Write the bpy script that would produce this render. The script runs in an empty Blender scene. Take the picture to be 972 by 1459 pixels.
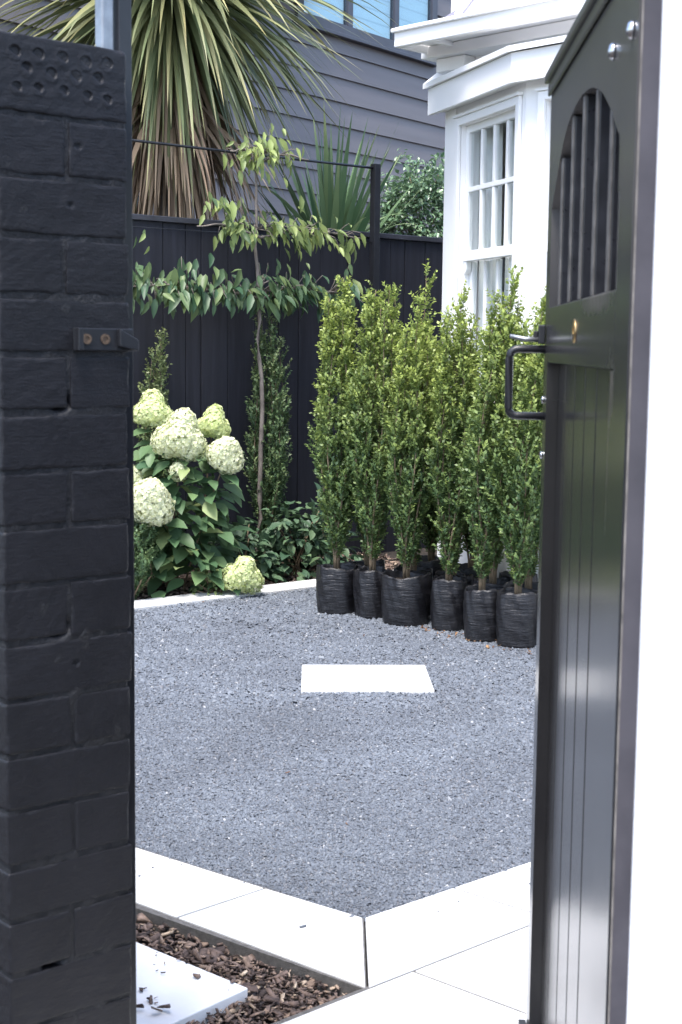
import bpy, math, numpy as np
from mathutils import Vector, Matrix
R = math.radians
sc = bpy.context.scene
COL = sc.collection
rng = np.random.default_rng(7)

# ------------------------------------------------------------------ materials
def mat(name):
    m = bpy.data.materials.new(name); m.use_nodes = True
    nt = m.node_tree; b = nt.nodes['Principled BSDF']
    return m, nt, b
def N(nt, t, **kw):
    n = nt.nodes.new(t)
    for k, v in kw.items():
        if k in n.inputs: n.inputs[k].default_value = v
        else: setattr(n, k, v)
    return n
def L(nt, a, b): nt.links.new(a, b)
def c4(c): return (c[0], c[1], c[2], 1)
def ramp(nt, fac, stops):
    r = nt.nodes.new('ShaderNodeValToRGB'); e = r.color_ramp.elements
    while len(e) < len(stops): e.new(.5)
    for i, (p, c) in enumerate(stops): e[i].position = p; e[i].color = c4(c)
    L(nt, fac, r.inputs[0]); return r
def coord(nt, kind='Object', scale=(1, 1, 1)):
    tc = nt.nodes.new('ShaderNodeTexCoord'); mp = nt.nodes.new('ShaderNodeMapping')
    mp.inputs['Scale'].default_value = scale
    L(nt, tc.outputs[kind], mp.inputs[0]); return mp.outputs[0]
def noise(nt, vec, scale, detail=4, rough=.55):
    n = N(nt, 'ShaderNodeTexNoise', Scale=scale, Detail=detail, Roughness=rough); L(nt, vec, n.inputs['Vector']); return n.outputs['Fac']
def bump(nt, b, h, strength, dist):
    bp = N(nt, 'ShaderNodeBump', Strength=strength, Distance=dist); L(nt, h, bp.inputs['Height']); L(nt, bp.outputs[0], b.inputs['Normal']); return bp
def mixc(nt, fac, a, b):
    m = nt.nodes.new('ShaderNodeMix'); m.data_type = 'RGBA'
    if isinstance(fac, (int, float)): m.inputs[0].default_value = fac
    else: L(nt, fac, m.inputs[0])
    for i, v in ((6, a), (7, b)):
        if isinstance(v, tuple): m.inputs[i].default_value = c4(v)
        else: L(nt, v, m.inputs[i])
    return m.outputs[2]
def paint(name, col, rough=.5, nscale=6, var=.25, bstr=.15, bdist=.002, bscale=120, scale=(1, 1, 1), spec=.5, coat=0):
    m, nt, b = mat(name); v = coord(nt, 'Object', scale)
    n = noise(nt, v, nscale, 6)
    r = ramp(nt, n, [(.3, tuple(x*(1-var) for x in col)), (.7, tuple(min(1, x*(1+var)) for x in col))])
    L(nt, r.outputs[0], b.inputs['Base Color'])
    rr = N(nt, 'ShaderNodeMapRange'); rr.inputs[3].default_value = max(.03, rough-.1); rr.inputs[4].default_value = min(1, rough+.12)
    L(nt, noise(nt, v, nscale*3, 3), rr.inputs[0]); L(nt, rr.outputs[0], b.inputs['Roughness'])
    b.inputs['Specular IOR Level'].default_value = spec
    if coat: b.inputs['Coat Weight'].default_value = coat; b.inputs['Coat Roughness'].default_value = .08
    bump(nt, b, noise(nt, v, bscale, 5), bstr, bdist)
    return m
def metal(name, col, rough, met=1.):
    m, nt, b = mat(name); v = coord(nt)
    r = ramp(nt, noise(nt, v, 40, 5), [(.3, tuple(x*.7 for x in col)), (.7, col)])
    L(nt, r.outputs[0], b.inputs['Base Color']); b.inputs['Metallic'].default_value = met; b.inputs['Roughness'].default_value = rough
    bump(nt, b, noise(nt, v, 90, 4), .15, .001); return m
def leafmat(name, dark, light, young, rough=.45, transl=.25, spec=.4, back=None):
    m, nt, b = mat(name)
    g = nt.nodes.new('ShaderNodeNewGeometry'); a = nt.nodes.new('ShaderNodeAttribute'); a.attribute_name = 'young'
    r = ramp(nt, g.outputs['Random Per Island'], [(0, dark), (.55, tuple((x+y)/2 for x, y in zip(dark, light))), (1, light)])
    r2 = ramp(nt, g.outputs['Random Per Island'], [(0, tuple(x*.75 for x in young)), (1, tuple(x*1.2 for x in young))])
    c = mixc(nt, a.outputs['Fac'], r.outputs[0], r2.outputs[0])
    L(nt, c, b.inputs['Base Color']); b.inputs['Roughness'].default_value = rough; b.inputs['Specular IOR Level'].default_value = spec
    t = nt.nodes.new('ShaderNodeBsdfTranslucent'); L(nt, c, t.inputs[0])
    mx = nt.nodes.new('ShaderNodeMixShader'); mx.inputs[0].default_value = transl
    L(nt, b.outputs[0], mx.inputs[1]); L(nt, t.outputs[0], mx.inputs[2])
    L(nt, mx.outputs[0], nt.nodes['Material Output'].inputs[0]); return m
def island(name, stops, rough=.8, spec=.3, nscale=0):
    m, nt, b = mat(name); g = nt.nodes.new('ShaderNodeNewGeometry')
    r = ramp(nt, g.outputs['Random Per Island'], stops); r.color_ramp.interpolation = 'LINEAR'
    c = r.outputs[0]
    if nscale:
        n = noise(nt, coord(nt), nscale, 3); rr = ramp(nt, n, [(.3, (.55, .55, .55)), (.7, (1.25, 1.25, 1.25))])
        mm = nt.nodes.new('ShaderNodeMix'); mm.data_type = 'RGBA'; mm.blend_type = 'MULTIPLY'; mm.inputs[0].default_value = 1
        L(nt, c, mm.inputs[6]); L(nt, rr.outputs[0], mm.inputs[7]); c = mm.outputs[2]
    L(nt, c, b.inputs['Base Color']); b.inputs['Roughness'].default_value = rough; b.inputs['Specular IOR Level'].default_value = spec
    return m

M = {}
m, nt, b = mat('black_masonry_paint'); v = coord(nt)
r = ramp(nt, noise(nt, v, 9, 6), [(.3, (.0085, .0088, .0115)), (.7, (.014, .0143, .018))])
sc1 = ramp(nt, noise(nt, coord(nt, 'Object', (1, 1, 1.6)), 21, 7, .72), [(.70, (0, 0, 0)), (.76, (1, 1, 1))])
L(nt, mixc(nt, sc1.outputs[0], r.outputs[0], (.09, .09, .095)), b.inputs['Base Color'])
b.inputs['Specular IOR Level'].default_value = .5
rr = N(nt, 'ShaderNodeMapRange'); rr.inputs[3].default_value = .32; rr.inputs[4].default_value = .6; L(nt, noise(nt, v, 30, 4), rr.inputs[0]); L(nt, rr.outputs[0], b.inputs['Roughness']); b.inputs['Specular IOR Level'].default_value = .32
ad = N(nt, 'ShaderNodeMath', operation='ADD'); L(nt, noise(nt, coord(nt, 'Object', (.35, .35, 2.2)), 90, 5, .65), ad.inputs[0]); L(nt, noise(nt, v, 260, 4, .7), ad.inputs[1])
bump(nt, b, ad.outputs[0], .5, .0022); M['brick'] = m
M['mortar'] = paint('black_mortar_paint', (.0085, .009, .0115), .6, 9, .3, .6, .004, 200)
M['fence'] = paint('black_fence_stain', (.018, .0188, .026), .6, 3, .3, .35, .002, 30, scale=(8, 8, .6), spec=.3)
M['cap'] = paint('satin_black_capping', (.035, .036, .045), .32, 5, .3, .2, .001, 60)
M['blacksteel'] = paint('black_powder_coat', (.016, .017, .021), .35, 14, .25, .1, .001, 200)
M['galv'] = metal('galvanised_steel', (.42, .44, .47), .5)
M['silver'] = metal('silver_bolt', (.75, .75, .78), .25)
M['brass'] = metal('worn_brass', (.72, .5, .24), .34)
M['rust'] = metal('rusty_bolt', (.17, .12, .085), .65, .5)
M['white'] = paint('white_house_paint', (.85, .85, .85), .45, 2, .03, .1, .001, 60)
M['whitewall'] = paint('white_render', (.82, .81, .82), .7, 3, .03, .3, .003, 90)
M['board'] = paint('charcoal_weatherboard_paint', (.175, .16, .166), .55, 1.2, .12, .2, .001, 40, scale=(.4, .4, 6))
M['joinery'] = paint('charcoal_joinery', (.06, .06, .078), .4, 4, .1, .1, .001, 80)
M['roof'] = paint('grey_roof_iron', (.17, .16, .21), .5, 3, .15, .1, .001, 30)
M['stone'] = None
M['soil'] = paint('potting_mix', (.035, .026, .02), .95, 30, .5, 1, .01, 90)
M['bed'] = paint('garden_soil', (.03, .023, .018), .95, 14, .5, 1, .02, 40)
M['bark'] = paint('shrub_bark', (.16, .12, .075), .8, 30, .4, .6, .003, 90, scale=(1, 1, .4))
M['treebark'] = paint('grey_bark', (.17, .145, .125), .8, 25, .45, .6, .003, 70, scale=(1, 1, .5))
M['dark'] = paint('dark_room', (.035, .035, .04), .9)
M['curtain'] = paint('white_curtain', (.82, .82, .81), .9, 4, .04, .1, .001, 200)

# pale paving
m, nt, b = mat('pale_limestone'); v = coord(nt)
r = ramp(nt, noise(nt, v, 5, 8, .65), [(.25, (.49, .49, .48)), (.55, (.57, .57, .56)), (.8, (.64, .64, .63))])
sp = ramp(nt, noise(nt, v, 70, 2), [(.24, (.55, .53, .5)), (.31, (1, 1, 1))])
mm = nt.nodes.new('ShaderNodeMix'); mm.data_type = 'RGBA'; mm.blend_type = 'MULTIPLY'; mm.inputs[0].default_value = .5
L(nt, r.outputs[0], mm.inputs[6]); L(nt, sp.outputs[0], mm.inputs[7]); L(nt, mm.outputs[2], b.inputs['Base Color'])
b.inputs['Roughness'].default_value = .75; bump(nt, b, noise(nt, v, 220, 4), .25, .001); M['stone'] = m
M['stone2'] = paint('whitened_stone', (.74, .745, .75), .7, 5, .08, .25, .001, 160)  # paving stone whitened to make up for the pier's shade on the step
M['grout'] = paint('sandy_grout', (.11, .105, .1), .95, 60, .3, .8, .003, 300)
# gravel base
m, nt, b = mat('gravel_bed'); v = coord(nt)
vo = N(nt, 'ShaderNodeTexVoronoi', Scale=95.); L(nt, v, vo.inputs['Vector'])
r = ramp(nt, vo.outputs['Color'], [(.05, (.06, .062, .07)), (.45, (.13, .135, .15)), (.8, (.2, .205, .225)), (1, (.38, .38, .4))])
L(nt, r.outputs[0], b.inputs['Base Color']); b.inputs['Roughness'].default_value = .8
bump(nt, b, vo.outputs['Distance'], .8, .006); M['gravel'] = m
# the stone chips, with a slow patchiness over the yard
m, nt, b = mat('basalt_chips'); g = nt.nodes.new('ShaderNodeNewGeometry')
r = ramp(nt, g.outputs['Random Per Island'], [(0, (.084, .096, .114)), (.3, (.105, .120, .143)), (.75, (.128, .146, .172)), (.985, (.168, .188, .213)), (.997, (.28, .29, .30)), (1, (.36, .36, .36))])
pn = ramp(nt, noise(nt, coord(nt), 1.6, 5), [(.3, (.8, .79, .8)), (.7, (1.12, 1.12, 1.13))])
mm = nt.nodes.new('ShaderNodeMix'); mm.data_type = 'RGBA'; mm.blend_type = 'MULTIPLY'; mm.inputs[0].default_value = 1
L(nt, r.outputs[0], mm.inputs[6]); L(nt, pn.outputs[0], mm.inputs[7]); L(nt, mm.outputs[2], b.inputs['Base Color'])
b.inputs['Roughness'].default_value = .8; b.inputs['Specular IOR Level'].default_value = .3; M['chips'] = m
M['barkchips'] = island('bark_chips', [(0, (.04, .03, .027)), (.3, (.11, .08, .07)), (.65, (.2, .145, .12)), (.9, (.3, .22, .17)), (1, (.5, .4, .3))], .85, .25, 60)
M['litter'] = island('dry_litter', [(0, (.1, .05, .03)), (.6, (.2, .11, .06)), (1, (.35, .22, .12))], .8)
# gate paint: deep gloss black with mould and worn patches round the lock rail
m, nt, b = mat('gloss_black_gate_paint'); v = coord(nt)
n1 = noise(nt, coord(nt, 'Object', (1, 1, .45)), 75, 7, .75)
sx = nt.nodes.new('ShaderNodeSeparateXYZ'); tc = nt.nodes.new('ShaderNodeTexCoord'); L(nt, tc.outputs['Object'], sx.inputs[0])
def blob(x0, z0, rx, rz):
    a = N(nt, 'ShaderNodeMath', operation='SUBTRACT'); L(nt, sx.outputs[0], a.inputs[0]); a.inputs[1].default_value = x0
    a2 = N(nt, 'ShaderNodeMath', operation='DIVIDE'); L(nt, a.outputs[0], a2.inputs[0]); a2.inputs[1].default_value = rx
    z = N(nt, 'ShaderNodeMath', operation='SUBTRACT'); L(nt, sx.outputs[2], z.inputs[0]); z.inputs[1].default_value = z0
    z2 = N(nt, 'ShaderNodeMath', operation='DIVIDE'); L(nt, z.outputs[0], z2.inputs[0]); z2.inputs[1].default_value = rz
    p = N(nt, 'ShaderNodeMath', operation='POWER'); L(nt, a2.outputs[0], p.inputs[0]); p.inputs[1].default_value = 2
    q = N(nt, 'ShaderNodeMath', operation='POWER'); L(nt, z2.outputs[0], q.inputs[0]); q.inputs[1].default_value = 2
    s = N(nt, 'ShaderNodeMath', operation='ADD'); L(nt, p.outputs[0], s.inputs[0]); L(nt, q.outputs[0], s.inputs[1])
    k = N(nt, 'ShaderNodeMath', operation='SUBTRACT'); k.inputs[0].default_value = 1; L(nt, s.outputs[0], k.inputs[1]); k.use_clamp = True
    return k.outputs[0]
def vmax(a, c):
    k = N(nt, 'ShaderNodeMath', operation='MAXIMUM'); L(nt, a, k.inputs[0]); L(nt, c, k.inputs[1]); return k.outputs[0]
mask = vmax(vmax(blob(.145, 1.35, .05, .10), blob(.27, 1.485, .26, .035)), vmax(blob(.16, 1.385, .05, .02), vmax(blob(.132, 1.3, .014, .2), blob(.11, 1.38, .03, .06))))
mu = N(nt, 'ShaderNodeMath', operation='MULTIPLY'); L(nt, mask, mu.inputs[0]); L(nt, n1, mu.inputs[1])
wr = ramp(nt, mu.outputs[0], [(.33, (0, 0, 0)), (.62, (.8, .8, .8))])
base = ramp(nt, noise(nt, v, 5, 5), [(.3, (.010, .010, .0112)), (.7, (.018, .0178, .019))])
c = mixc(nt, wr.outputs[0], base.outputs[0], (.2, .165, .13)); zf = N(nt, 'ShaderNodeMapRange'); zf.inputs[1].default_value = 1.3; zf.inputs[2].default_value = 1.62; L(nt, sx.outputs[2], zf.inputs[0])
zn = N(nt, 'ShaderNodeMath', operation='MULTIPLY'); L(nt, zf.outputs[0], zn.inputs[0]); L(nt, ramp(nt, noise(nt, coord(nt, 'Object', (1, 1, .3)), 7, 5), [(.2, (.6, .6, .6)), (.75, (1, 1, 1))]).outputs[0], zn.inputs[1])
c = mixc(nt, zn.outputs[0], c, (.085, .081, .08))  # upper gate lightened in the colour, standing in for sky glare on it
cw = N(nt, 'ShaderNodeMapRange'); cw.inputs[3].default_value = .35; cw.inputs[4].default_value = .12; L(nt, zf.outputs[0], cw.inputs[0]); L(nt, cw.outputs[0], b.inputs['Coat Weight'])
L(nt, c, b.inputs['Base Color'])
rr = N(nt, 'ShaderNodeMapRange'); rr.inputs[3].default_value = .26; rr.inputs[4].default_value = .75
b.inputs['Coat Weight'].default_value = .7; b.inputs['Coat Roughness'].default_value = .16
L(nt, wr.outputs[0], rr.inputs[0]); L(nt, rr.outputs[0], b.inputs['Roughness'])
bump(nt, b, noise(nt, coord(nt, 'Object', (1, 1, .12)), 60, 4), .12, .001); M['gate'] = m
M['gateflat'] = paint('black_gate_paint', (.085, .079, .09), .42, 8, .3, .2, .001, 120)
M['gatebar'] = paint('gloss_black_bar_paint', (.012, .012, .015), .3, 30, .4, .2, .001, 120, spec=.5)
M['barfront'] = paint('pale_bar_front_paint', (.12, .112, .105), .5, 30, .5, .2, .001, 120)
M['arris'] = paint('bare_timber_arris', (.22, .2, .18), .7, 30, .5, .3, .002, 80)
# grow bag plastic
m, nt, b = mat('black_grow_bag_plastic'); v = coord(nt, 'Object', (3, 3, 22))
r = ramp(nt, noise(nt, coord(nt), 14, 5), [(.35, (.007, .007, .009)), (.7, (.013, .013, .0155))]); L(nt, r.outputs[0], b.inputs['Base Color'])
b.inputs['Roughness'].default_value = .33; bump(nt, b, noise(nt, v, 3.6, 6, .68), .7, .009); M['bag'] = m
# glass
def glass(name, tint, refl):
    m, nt, b = mat(name)
    tr = nt.nodes.new('ShaderNodeBsdfTransparent'); tr.inputs[0].default_value = c4(tint)
    gl = nt.nodes.new('ShaderNodeBsdfGlossy'); gl.inputs['Roughness'].default_value = .02
    fr = N(nt, 'ShaderNodeLayerWeight', Blend=.5); pw = N(nt, 'ShaderNodeMath', operation='POWER'); L(nt, fr.outputs['Facing'], pw.inputs[0]); pw.inputs[1].default_value = 4
    ad = N(nt, 'ShaderNodeMath', operation='MULTIPLY_ADD', use_clamp=True); L(nt, pw.outputs[0], ad.inputs[0]); ad.inputs[1].default_value = .4; ad.inputs[2].default_value = refl
    mx = nt.nodes.new('ShaderNodeMixShader'); L(nt, ad.outputs[0], mx.inputs[0]); L(nt, tr.outputs[0], mx.inputs[1]); L(nt, gl.outputs[0], mx.inputs[2])
    L(nt, mx.outputs[0], nt.nodes['Material Output'].inputs[0]); return m
M['glass'] = glass('window_glass', (.93, .95, .95), .03)
M['bluglass'] = glass('sky_reflecting_glass', (.8, .9, .93), .14)
m, nt, b = mat('painted_pane_reflection'); v = coord(nt)
wv = N(nt, 'ShaderNodeTexWave', Scale=2.6, Distortion=.3, bands_direction='Z'); L(nt, v, wv.inputs['Vector'])
r = ramp(nt, wv.outputs['Fac'], [(0, (.55, .62, .64)), (.1, (.74, .82, .84)), (1, (.78, .86, .87))]); L(nt, r.outputs[0], b.inputs['Base Color']); M['reflection_sheet'] = m  # pale cyan bands paint the sky and boards reflected in the panes
# foliage
M['lf_hedge'] = leafmat('hedge_leaf', (.062, .122, .052), (.165, .245, .085), (.33, .40, .10), .42, .32)
M['lf_box'] = leafmat('box_leaf', (.07, .13, .06), (.15, .23, .1), (.3, .33, .13), .4, .2)
M['lf_hyd'] = leafmat('hydrangea_leaf', (.042, .10, .05), (.1, .185, .08), (.27, .33, .13), .5, .25)
M['lf_low'] = leafmat('understorey_leaf', (.04, .085, .048), (.09, .155, .085), (.15, .2, .08), .5, .15)
M['lf_pear'] = leafmat('espalier_leaf', (.04, .095, .05), (.1, .165, .08), (.3, .37, .12), .45, .32)
M['lf_flax'] = leafmat('flax_blade', (.085, .165, .085), (.19, .29, .14), (.36, .42, .2), .4, .2)
M['lf_cab'] = leafmat('cabbage_tree_blade', (.115, .155, .075), (.26, .30, .145), (.42, .37, .17), .42, .18)
M['lf_dead'] = leafmat('dead_blade', (.16, .11, .08), (.38, .27, .18), (.48, .37, .25), .7, .15, .2)
M['lf_bush'] = leafmat('bush_leaf', (.08, .165, .09), (.17, .28, .155), (.36, .46, .28), .3, .2, .6)
M['flower'] = leafmat('hydrangea_floret', (.76, .78, .52), (.86, .87, .70), (.70, .78, .36), .6, .38, .2)

# ------------------------------------------------------------------ object helpers
def empty(name, label, cat, loc, az=None, group=None):
    o = bpy.data.objects.new(name, None); COL.objects.link(o); o.empty_display_size = .1
    o.location = loc
    if az is not None: o.rotation_euler = (0, 0, R(90-az))
    tag(o, label, cat, group); return o
def tag(o, label=None, cat=None, group=None, kind=None):
    if label: o['label'] = label
    if cat: o['category'] = cat
    if group: o['group'] = group
    if kind: o['kind'] = kind
    return o
def link(name, me, m, parent=None, kind=None, smooth=False, bevel=0, segs=2):
    o = bpy.data.objects.new(name, me); COL.objects.link(o)
    if m: me.materials.append(m)
    if parent: o.parent = parent
    if kind: o['kind'] = kind
    if smooth: me.polygons.foreach_set('use_smooth', [True]*len(me.polygons))
    if bevel:
        b = o.modifiers.new('bevel', 'BEVEL'); b.width = bevel; b.segments = segs; b.limit_method = 'ANGLE'; b.angle_limit = R(40)
    return o
def npmesh(name, verts, faces, young=None):
    """faces: list of (M,k) int arrays"""
    verts = np.ascontiguousarray(verts, dtype=np.float32).reshape(-1, 3)
    me = bpy.data.meshes.new(name); me.vertices.add(len(verts)); me.vertices.foreach_set('co', verts.ravel())
    loops = np.concatenate([f.ravel() for f in faces]).astype(np.int32)
    tot = np.concatenate([np.full(len(f), f.shape[1]) for f in faces]); st = np.concatenate([[0], np.cumsum(tot)[:-1]])
    me.loops.add(len(loops)); me.loops.foreach_set('vertex_index', loops)
    me.polygons.add(len(tot)); me.polygons.foreach_set('loop_start', st.astype(np.int32))
    me.update(calc_edges=True); me.validate()
    if young is not None:
        a = me.attributes.new('young', 'FLOAT', 'POINT'); a.data.foreach_set('value', np.ascontiguousarray(young, dtype=np.float32))
    return me
class MB:
    def __init__(s): s.v = []; s.f = []
    def add(s, v, f):
        n = len(s.v); s.v += [tuple(map(float, p)) for p in v]; s.f += [tuple(i+n for i in q) for q in f]; return s
    def box(s, x0, x1, y0, y1, z0, z1, T=None):
        v = [(x, y, z) for z in (z0, z1) for y in (y0, y1) for x in (x0, x1)]
        if T: v = [T(*p) for p in v]
        return s.add(v, [(0, 2, 3, 1), (4, 5, 7, 6), (0, 1, 5, 4), (2, 6, 7, 3), (0, 4, 6, 2), (1, 3, 7, 5)])
    def prism(s, pts, d, T=None):      # pts: list of 3d points (planar), extruded by vector d
        n = len(pts); v = list(pts)+[tuple(a+b for a, b in zip(p, d)) for p in pts]
        if T: v = [T(*p) for p in v]
        return s.add(v, [tuple(range(n))[::-1], tuple(range(n, 2*n))]+[(i, (i+1) % n, (i+1) % n+n, i+n) for i in range(n)])
    def slab(s, poly, z0, z1):         # ground polygon
        return s.prism([(x, y, z0) for x, y in poly], (0, 0, z1-z0))
    def tube(s, pts, rad, n=8, cap=True):
        pts = [Vector(p) for p in pts]; k = len(pts); rad = rad if hasattr(rad, '__len__') else [rad]*k
        rings = []; up = Vector((0, 0, 1)); v = []
        for i, p in enumerate(pts):
            t = (pts[min(i+1, k-1)]-pts[max(i-1, 0)]).normalized()
            a = t.cross(up)
            if a.length < .05: a = t.cross(Vector((1, 0, 0)))
            a.normalize(); b = t.cross(a)
            for j in range(n):
                th = 2*math.pi*j/n; v.append(p+(a*math.cos(th)+b*math.sin(th))*rad[i])
        f = [(i*n+j, i*n+(j+1) % n, (i+1)*n+(j+1) % n, (i+1)*n+j) for i in range(k-1) for j in range(n)]
        if cap: f += [tuple(range(n)), tuple(range((k-1)*n, k*n))[::-1]]
        return s.add(v, f)
    def lathe(s, prof, c, axis='z', n=24):
        v = []; f = []
        for r, h in prof:
            for j in range(n):
                t = 2*math.pi*j/n; a, b_ = r*math.cos(t), r*math.sin(t)
                v.append((c[0]+a, c[1]+b_, c[2]+h) if axis == 'z' else (c[0]+a, c[1]+h, c[2]+b_))
        k = len(prof)
        f = [(i*n+j, i*n+(j+1) % n, (i+1)*n+(j+1) % n, (i+1)*n+j) for i in range(k-1) for j in range(n)]
        f += [tuple(range(n)), tuple(range((k-1)*n, k*n))[::-1]]
        return s.add(v, f)
    def build(s, name, m, parent=None, kind=None, smooth=False, bevel=0, world=False, segs=2):
        me = bpy.data.meshes.new(name); v = s.v
        if world and parent:
            root = parent if parent.parent is None else parent.parent
            mi = (Matrix.Translation(root.location) @ root.rotation_euler.to_matrix().to_4x4()).inverted()
            v = [tuple(mi @ Vector(p)) for p in v]
        me.from_pydata(v, [], s.f); me.update()
        import bmesh
        bm = bmesh.new(); bm.from_mesh(me); bmesh.ops.recalc_face_normals(bm, faces=bm.faces); bm.to_mesh(me); bm.free()
        return link(name, me, m, parent, kind, smooth, bevel, segs)
def frame(ox, oy, az):
    a = R(az); ux, uy = math.sin(a), math.cos(a)
    return lambda s, d, z: (ox+s*ux-d*uy, oy+s*uy+d*ux, z)
def vnoise(p, f, seed=0):
    """cheap smooth pseudo noise of positions, about -1..1"""
    p = np.asarray(p)*f; o = np.zeros(len(p)); r = np.random.default_rng(seed)
    for k in range(7):
        d = r.normal(size=3); d *= (0.6+.35*k)/np.linalg.norm(d)*2.2; o += np.sin(p@d+r.uniform(0, 6.28))/(1+.28*k)
    return o/3.2

# ------------------------------------------------------------------ leaves
T_SMALL = (np.array([(0, 0, 0), (.42, .5, .1), (1, 0, 0), (.42, -.5, .1)]), [np.array([(0, 1, 2, 3)])])
T_OVATE = (np.array([(0, 0, 0), (.3, 0, -.05), (.68, 0, -.06), (1, 0, -.16), (.12, .3, 0), (.36, .5, .06), (.7, .34, .0), (.12, -.3, 0), (.36, -.5, .06), (.7, -.34, 0)]),
           [np.array([(0, 4, 1), (0, 1, 7), (2, 6, 3), (2, 3, 9)]), np.array([(1, 4, 5, 1), (1, 5, 6, 2), (1, 8, 7, 1), (1, 2, 9, 8)])])
T_OVATE = (T_OVATE[0], [np.array([(0, 1, 4), (0, 7, 1), (1, 5, 4), (1, 7, 8), (2, 3, 6), (2, 9, 3)]), np.array([(1, 2, 6, 5), (1, 8, 9, 2)])])
def leaves(pos, d, n, ln, wd, tpl, young=None):
    pos = np.asarray(pos); K = len(pos); tv, tf = tpl; m = len(tv)
    d = d/np.linalg.norm(d, axis=1, keepdims=True)
    s = np.cross(n, d); s /= np.linalg.norm(s, axis=1, keepdims=True)+1e-9; n = np.cross(d, s)
    ln = np.broadcast_to(ln, (K,))[:, None, None]; wd = np.broadcast_to(wd, (K,))[:, None, None]
    v = pos[:, None]+tv[None, :, 0:1]*ln*d[:, None]+tv[None, :, 1:2]*wd*s[:, None]+tv[None, :, 2:3]*ln*n[:, None]
    off = (np.arange(K)*m)[:, None, None]
    f = [(q[None]+off).reshape(-1, q.shape[1]) for q in tf]
    y = np.repeat(np.zeros(K) if young is None else np.clip(young, 0, 1), m)
    return v.reshape(-1, 3), f, y
def unit(r, K): v = r.normal(size=(K, 3)); return v/np.linalg.norm(v, axis=1, keepdims=True)
class Fol:
    def __init__(s): s.v = []; s.f = []; s.y = []; s.n = 0
    def add(s, t):
        v, f, y = t; s.v.append(v); s.f += [q+s.n for q in f]; s.y.append(y); s.n += len(v)
    def build(s, name, m, parent, smooth=False):
        by = {}
        for q in s.f: by.setdefault(q.shape[1], []).append(q)
        me = npmesh(name, np.concatenate(s.v), [np.concatenate(q) for q in by.values()], np.concatenate(s.y))
        return link(name, me, m, parent, smooth=smooth)

# ------------------------------------------------------------------ ground, gravel, paving
g = MB(); g.add([(-400, -400, -.07), (400, -400, -.07), (400, 400, -.07), (-400, 400, -.07)], [(0, 1, 2, 3)]); g.build('ground', M['bed'], kind='structure')
Cn = np.array((.073, 3.459)); dL = np.array((-.788, .616)); dR = np.array((.7534, .6576)); mit = np.array((.074, 3.056))
K0 = np.array((-1.1, 7.649)); K1 = np.array((-.145, 8.432)); kd = (K1-K0)/np.linalg.norm(K1-K0); kn = np.array((-kd[1], kd[0]))
grav = [Cn, Cn+dR*4.4, (2.6, 8.6), K1+kd*3.2, K0-kd*2.2, Cn+dL*3.6]
MB().slab([tuple(p) for p in grav], -.06, -.006).build('gravel_yard', M['gravel'], kind='structure')
# chips
def inpoly(P, poly):
    ins = np.zeros(len(P), bool); n = len(poly)
    for i in range(n):
        a, b2 = poly[i], poly[(i+1) % n]
        c = ((a[1] > P[:, 1]) != (b2[1] > P[:, 1])) & (P[:, 0] < (b2[0]-a[0])*(P[:, 1]-a[1])/(b2[1]-a[1]+1e-12)+a[0])
        ins ^= c
    return ins
def chips_mesh():
    pts = []; sz = []
    for y0, y1, dens, s in ((3.3, 4.4, 44000, .0050), (4.4, 5.6, 28000, .0060), (5.6, 7.0, 14000, .0086), (7.0, 8.8, 8000, .0112)):
        x0, x1 = -.16*y1-.5, .14*y1+.45; K = int((x1-x0)*(y1-y0)*dens)
        P = np.stack([rng.uniform(x0, x1, K), rng.uniform(y0, y1, K)], 1); P = P[inpoly(P, [tuple(map(float, q)) for q in grav]) & ~((P[:, 0] > -.148) & (P[:, 0] < .396) & (P[:, 1] > 5.852) & (P[:, 1] < 6.345))]
        pts.append(P); sz.append(s*np.exp(rng.normal(0, .28, len(P))))
    P = np.concatenate(pts); S = np.concatenate(sz); K = len(P)
    tpl = np.array([(-.6, -.35, 0), (.55, -.42, 0), (.65, .35, 0), (-.5, .45, 0), (-.25, -.12, .42), (.28, .1, .5)])
    v = tpl[None]+rng.normal(0, .13, (K, 6, 3)); v[:, 4:, 2] = np.abs(v[:, 4:, 2])
    th = rng.uniform(0, 6.28, K); ct, s_ = np.cos(th)[:, None], np.sin(th)[:, None]
    x = v[..., 0]*ct-v[..., 1]*s_; y = v[..., 0]*s_+v[..., 1]*ct
    tx, ty = rng.normal(0, .25, (K, 1)), rng.normal(0, .25, (K, 1))
    z = v[..., 2]+x*tx+y*ty
    V = np.stack([P[:, 0:1]+x*S[:, None], P[:, 1:2]+y*S[:, None], -.006+rng.uniform(0, .004, (K, 1))+z*S[:, None]], 2)
    off = (np.arange(K)*6)[:, None, None]
    q = np.array([(0, 1, 5, 4), (2, 3, 4, 5)]); t = np.array([(1, 2, 5), (3, 0, 4)])
    return npmesh('gravel_chips', V.reshape(-1, 3), [(q[None]+off).reshape(-1, 4), (t[None]+off).reshape(-1, 3)])
o = link('gravel_chips', chips_mesh(), M['chips'], kind='stuff')

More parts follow.
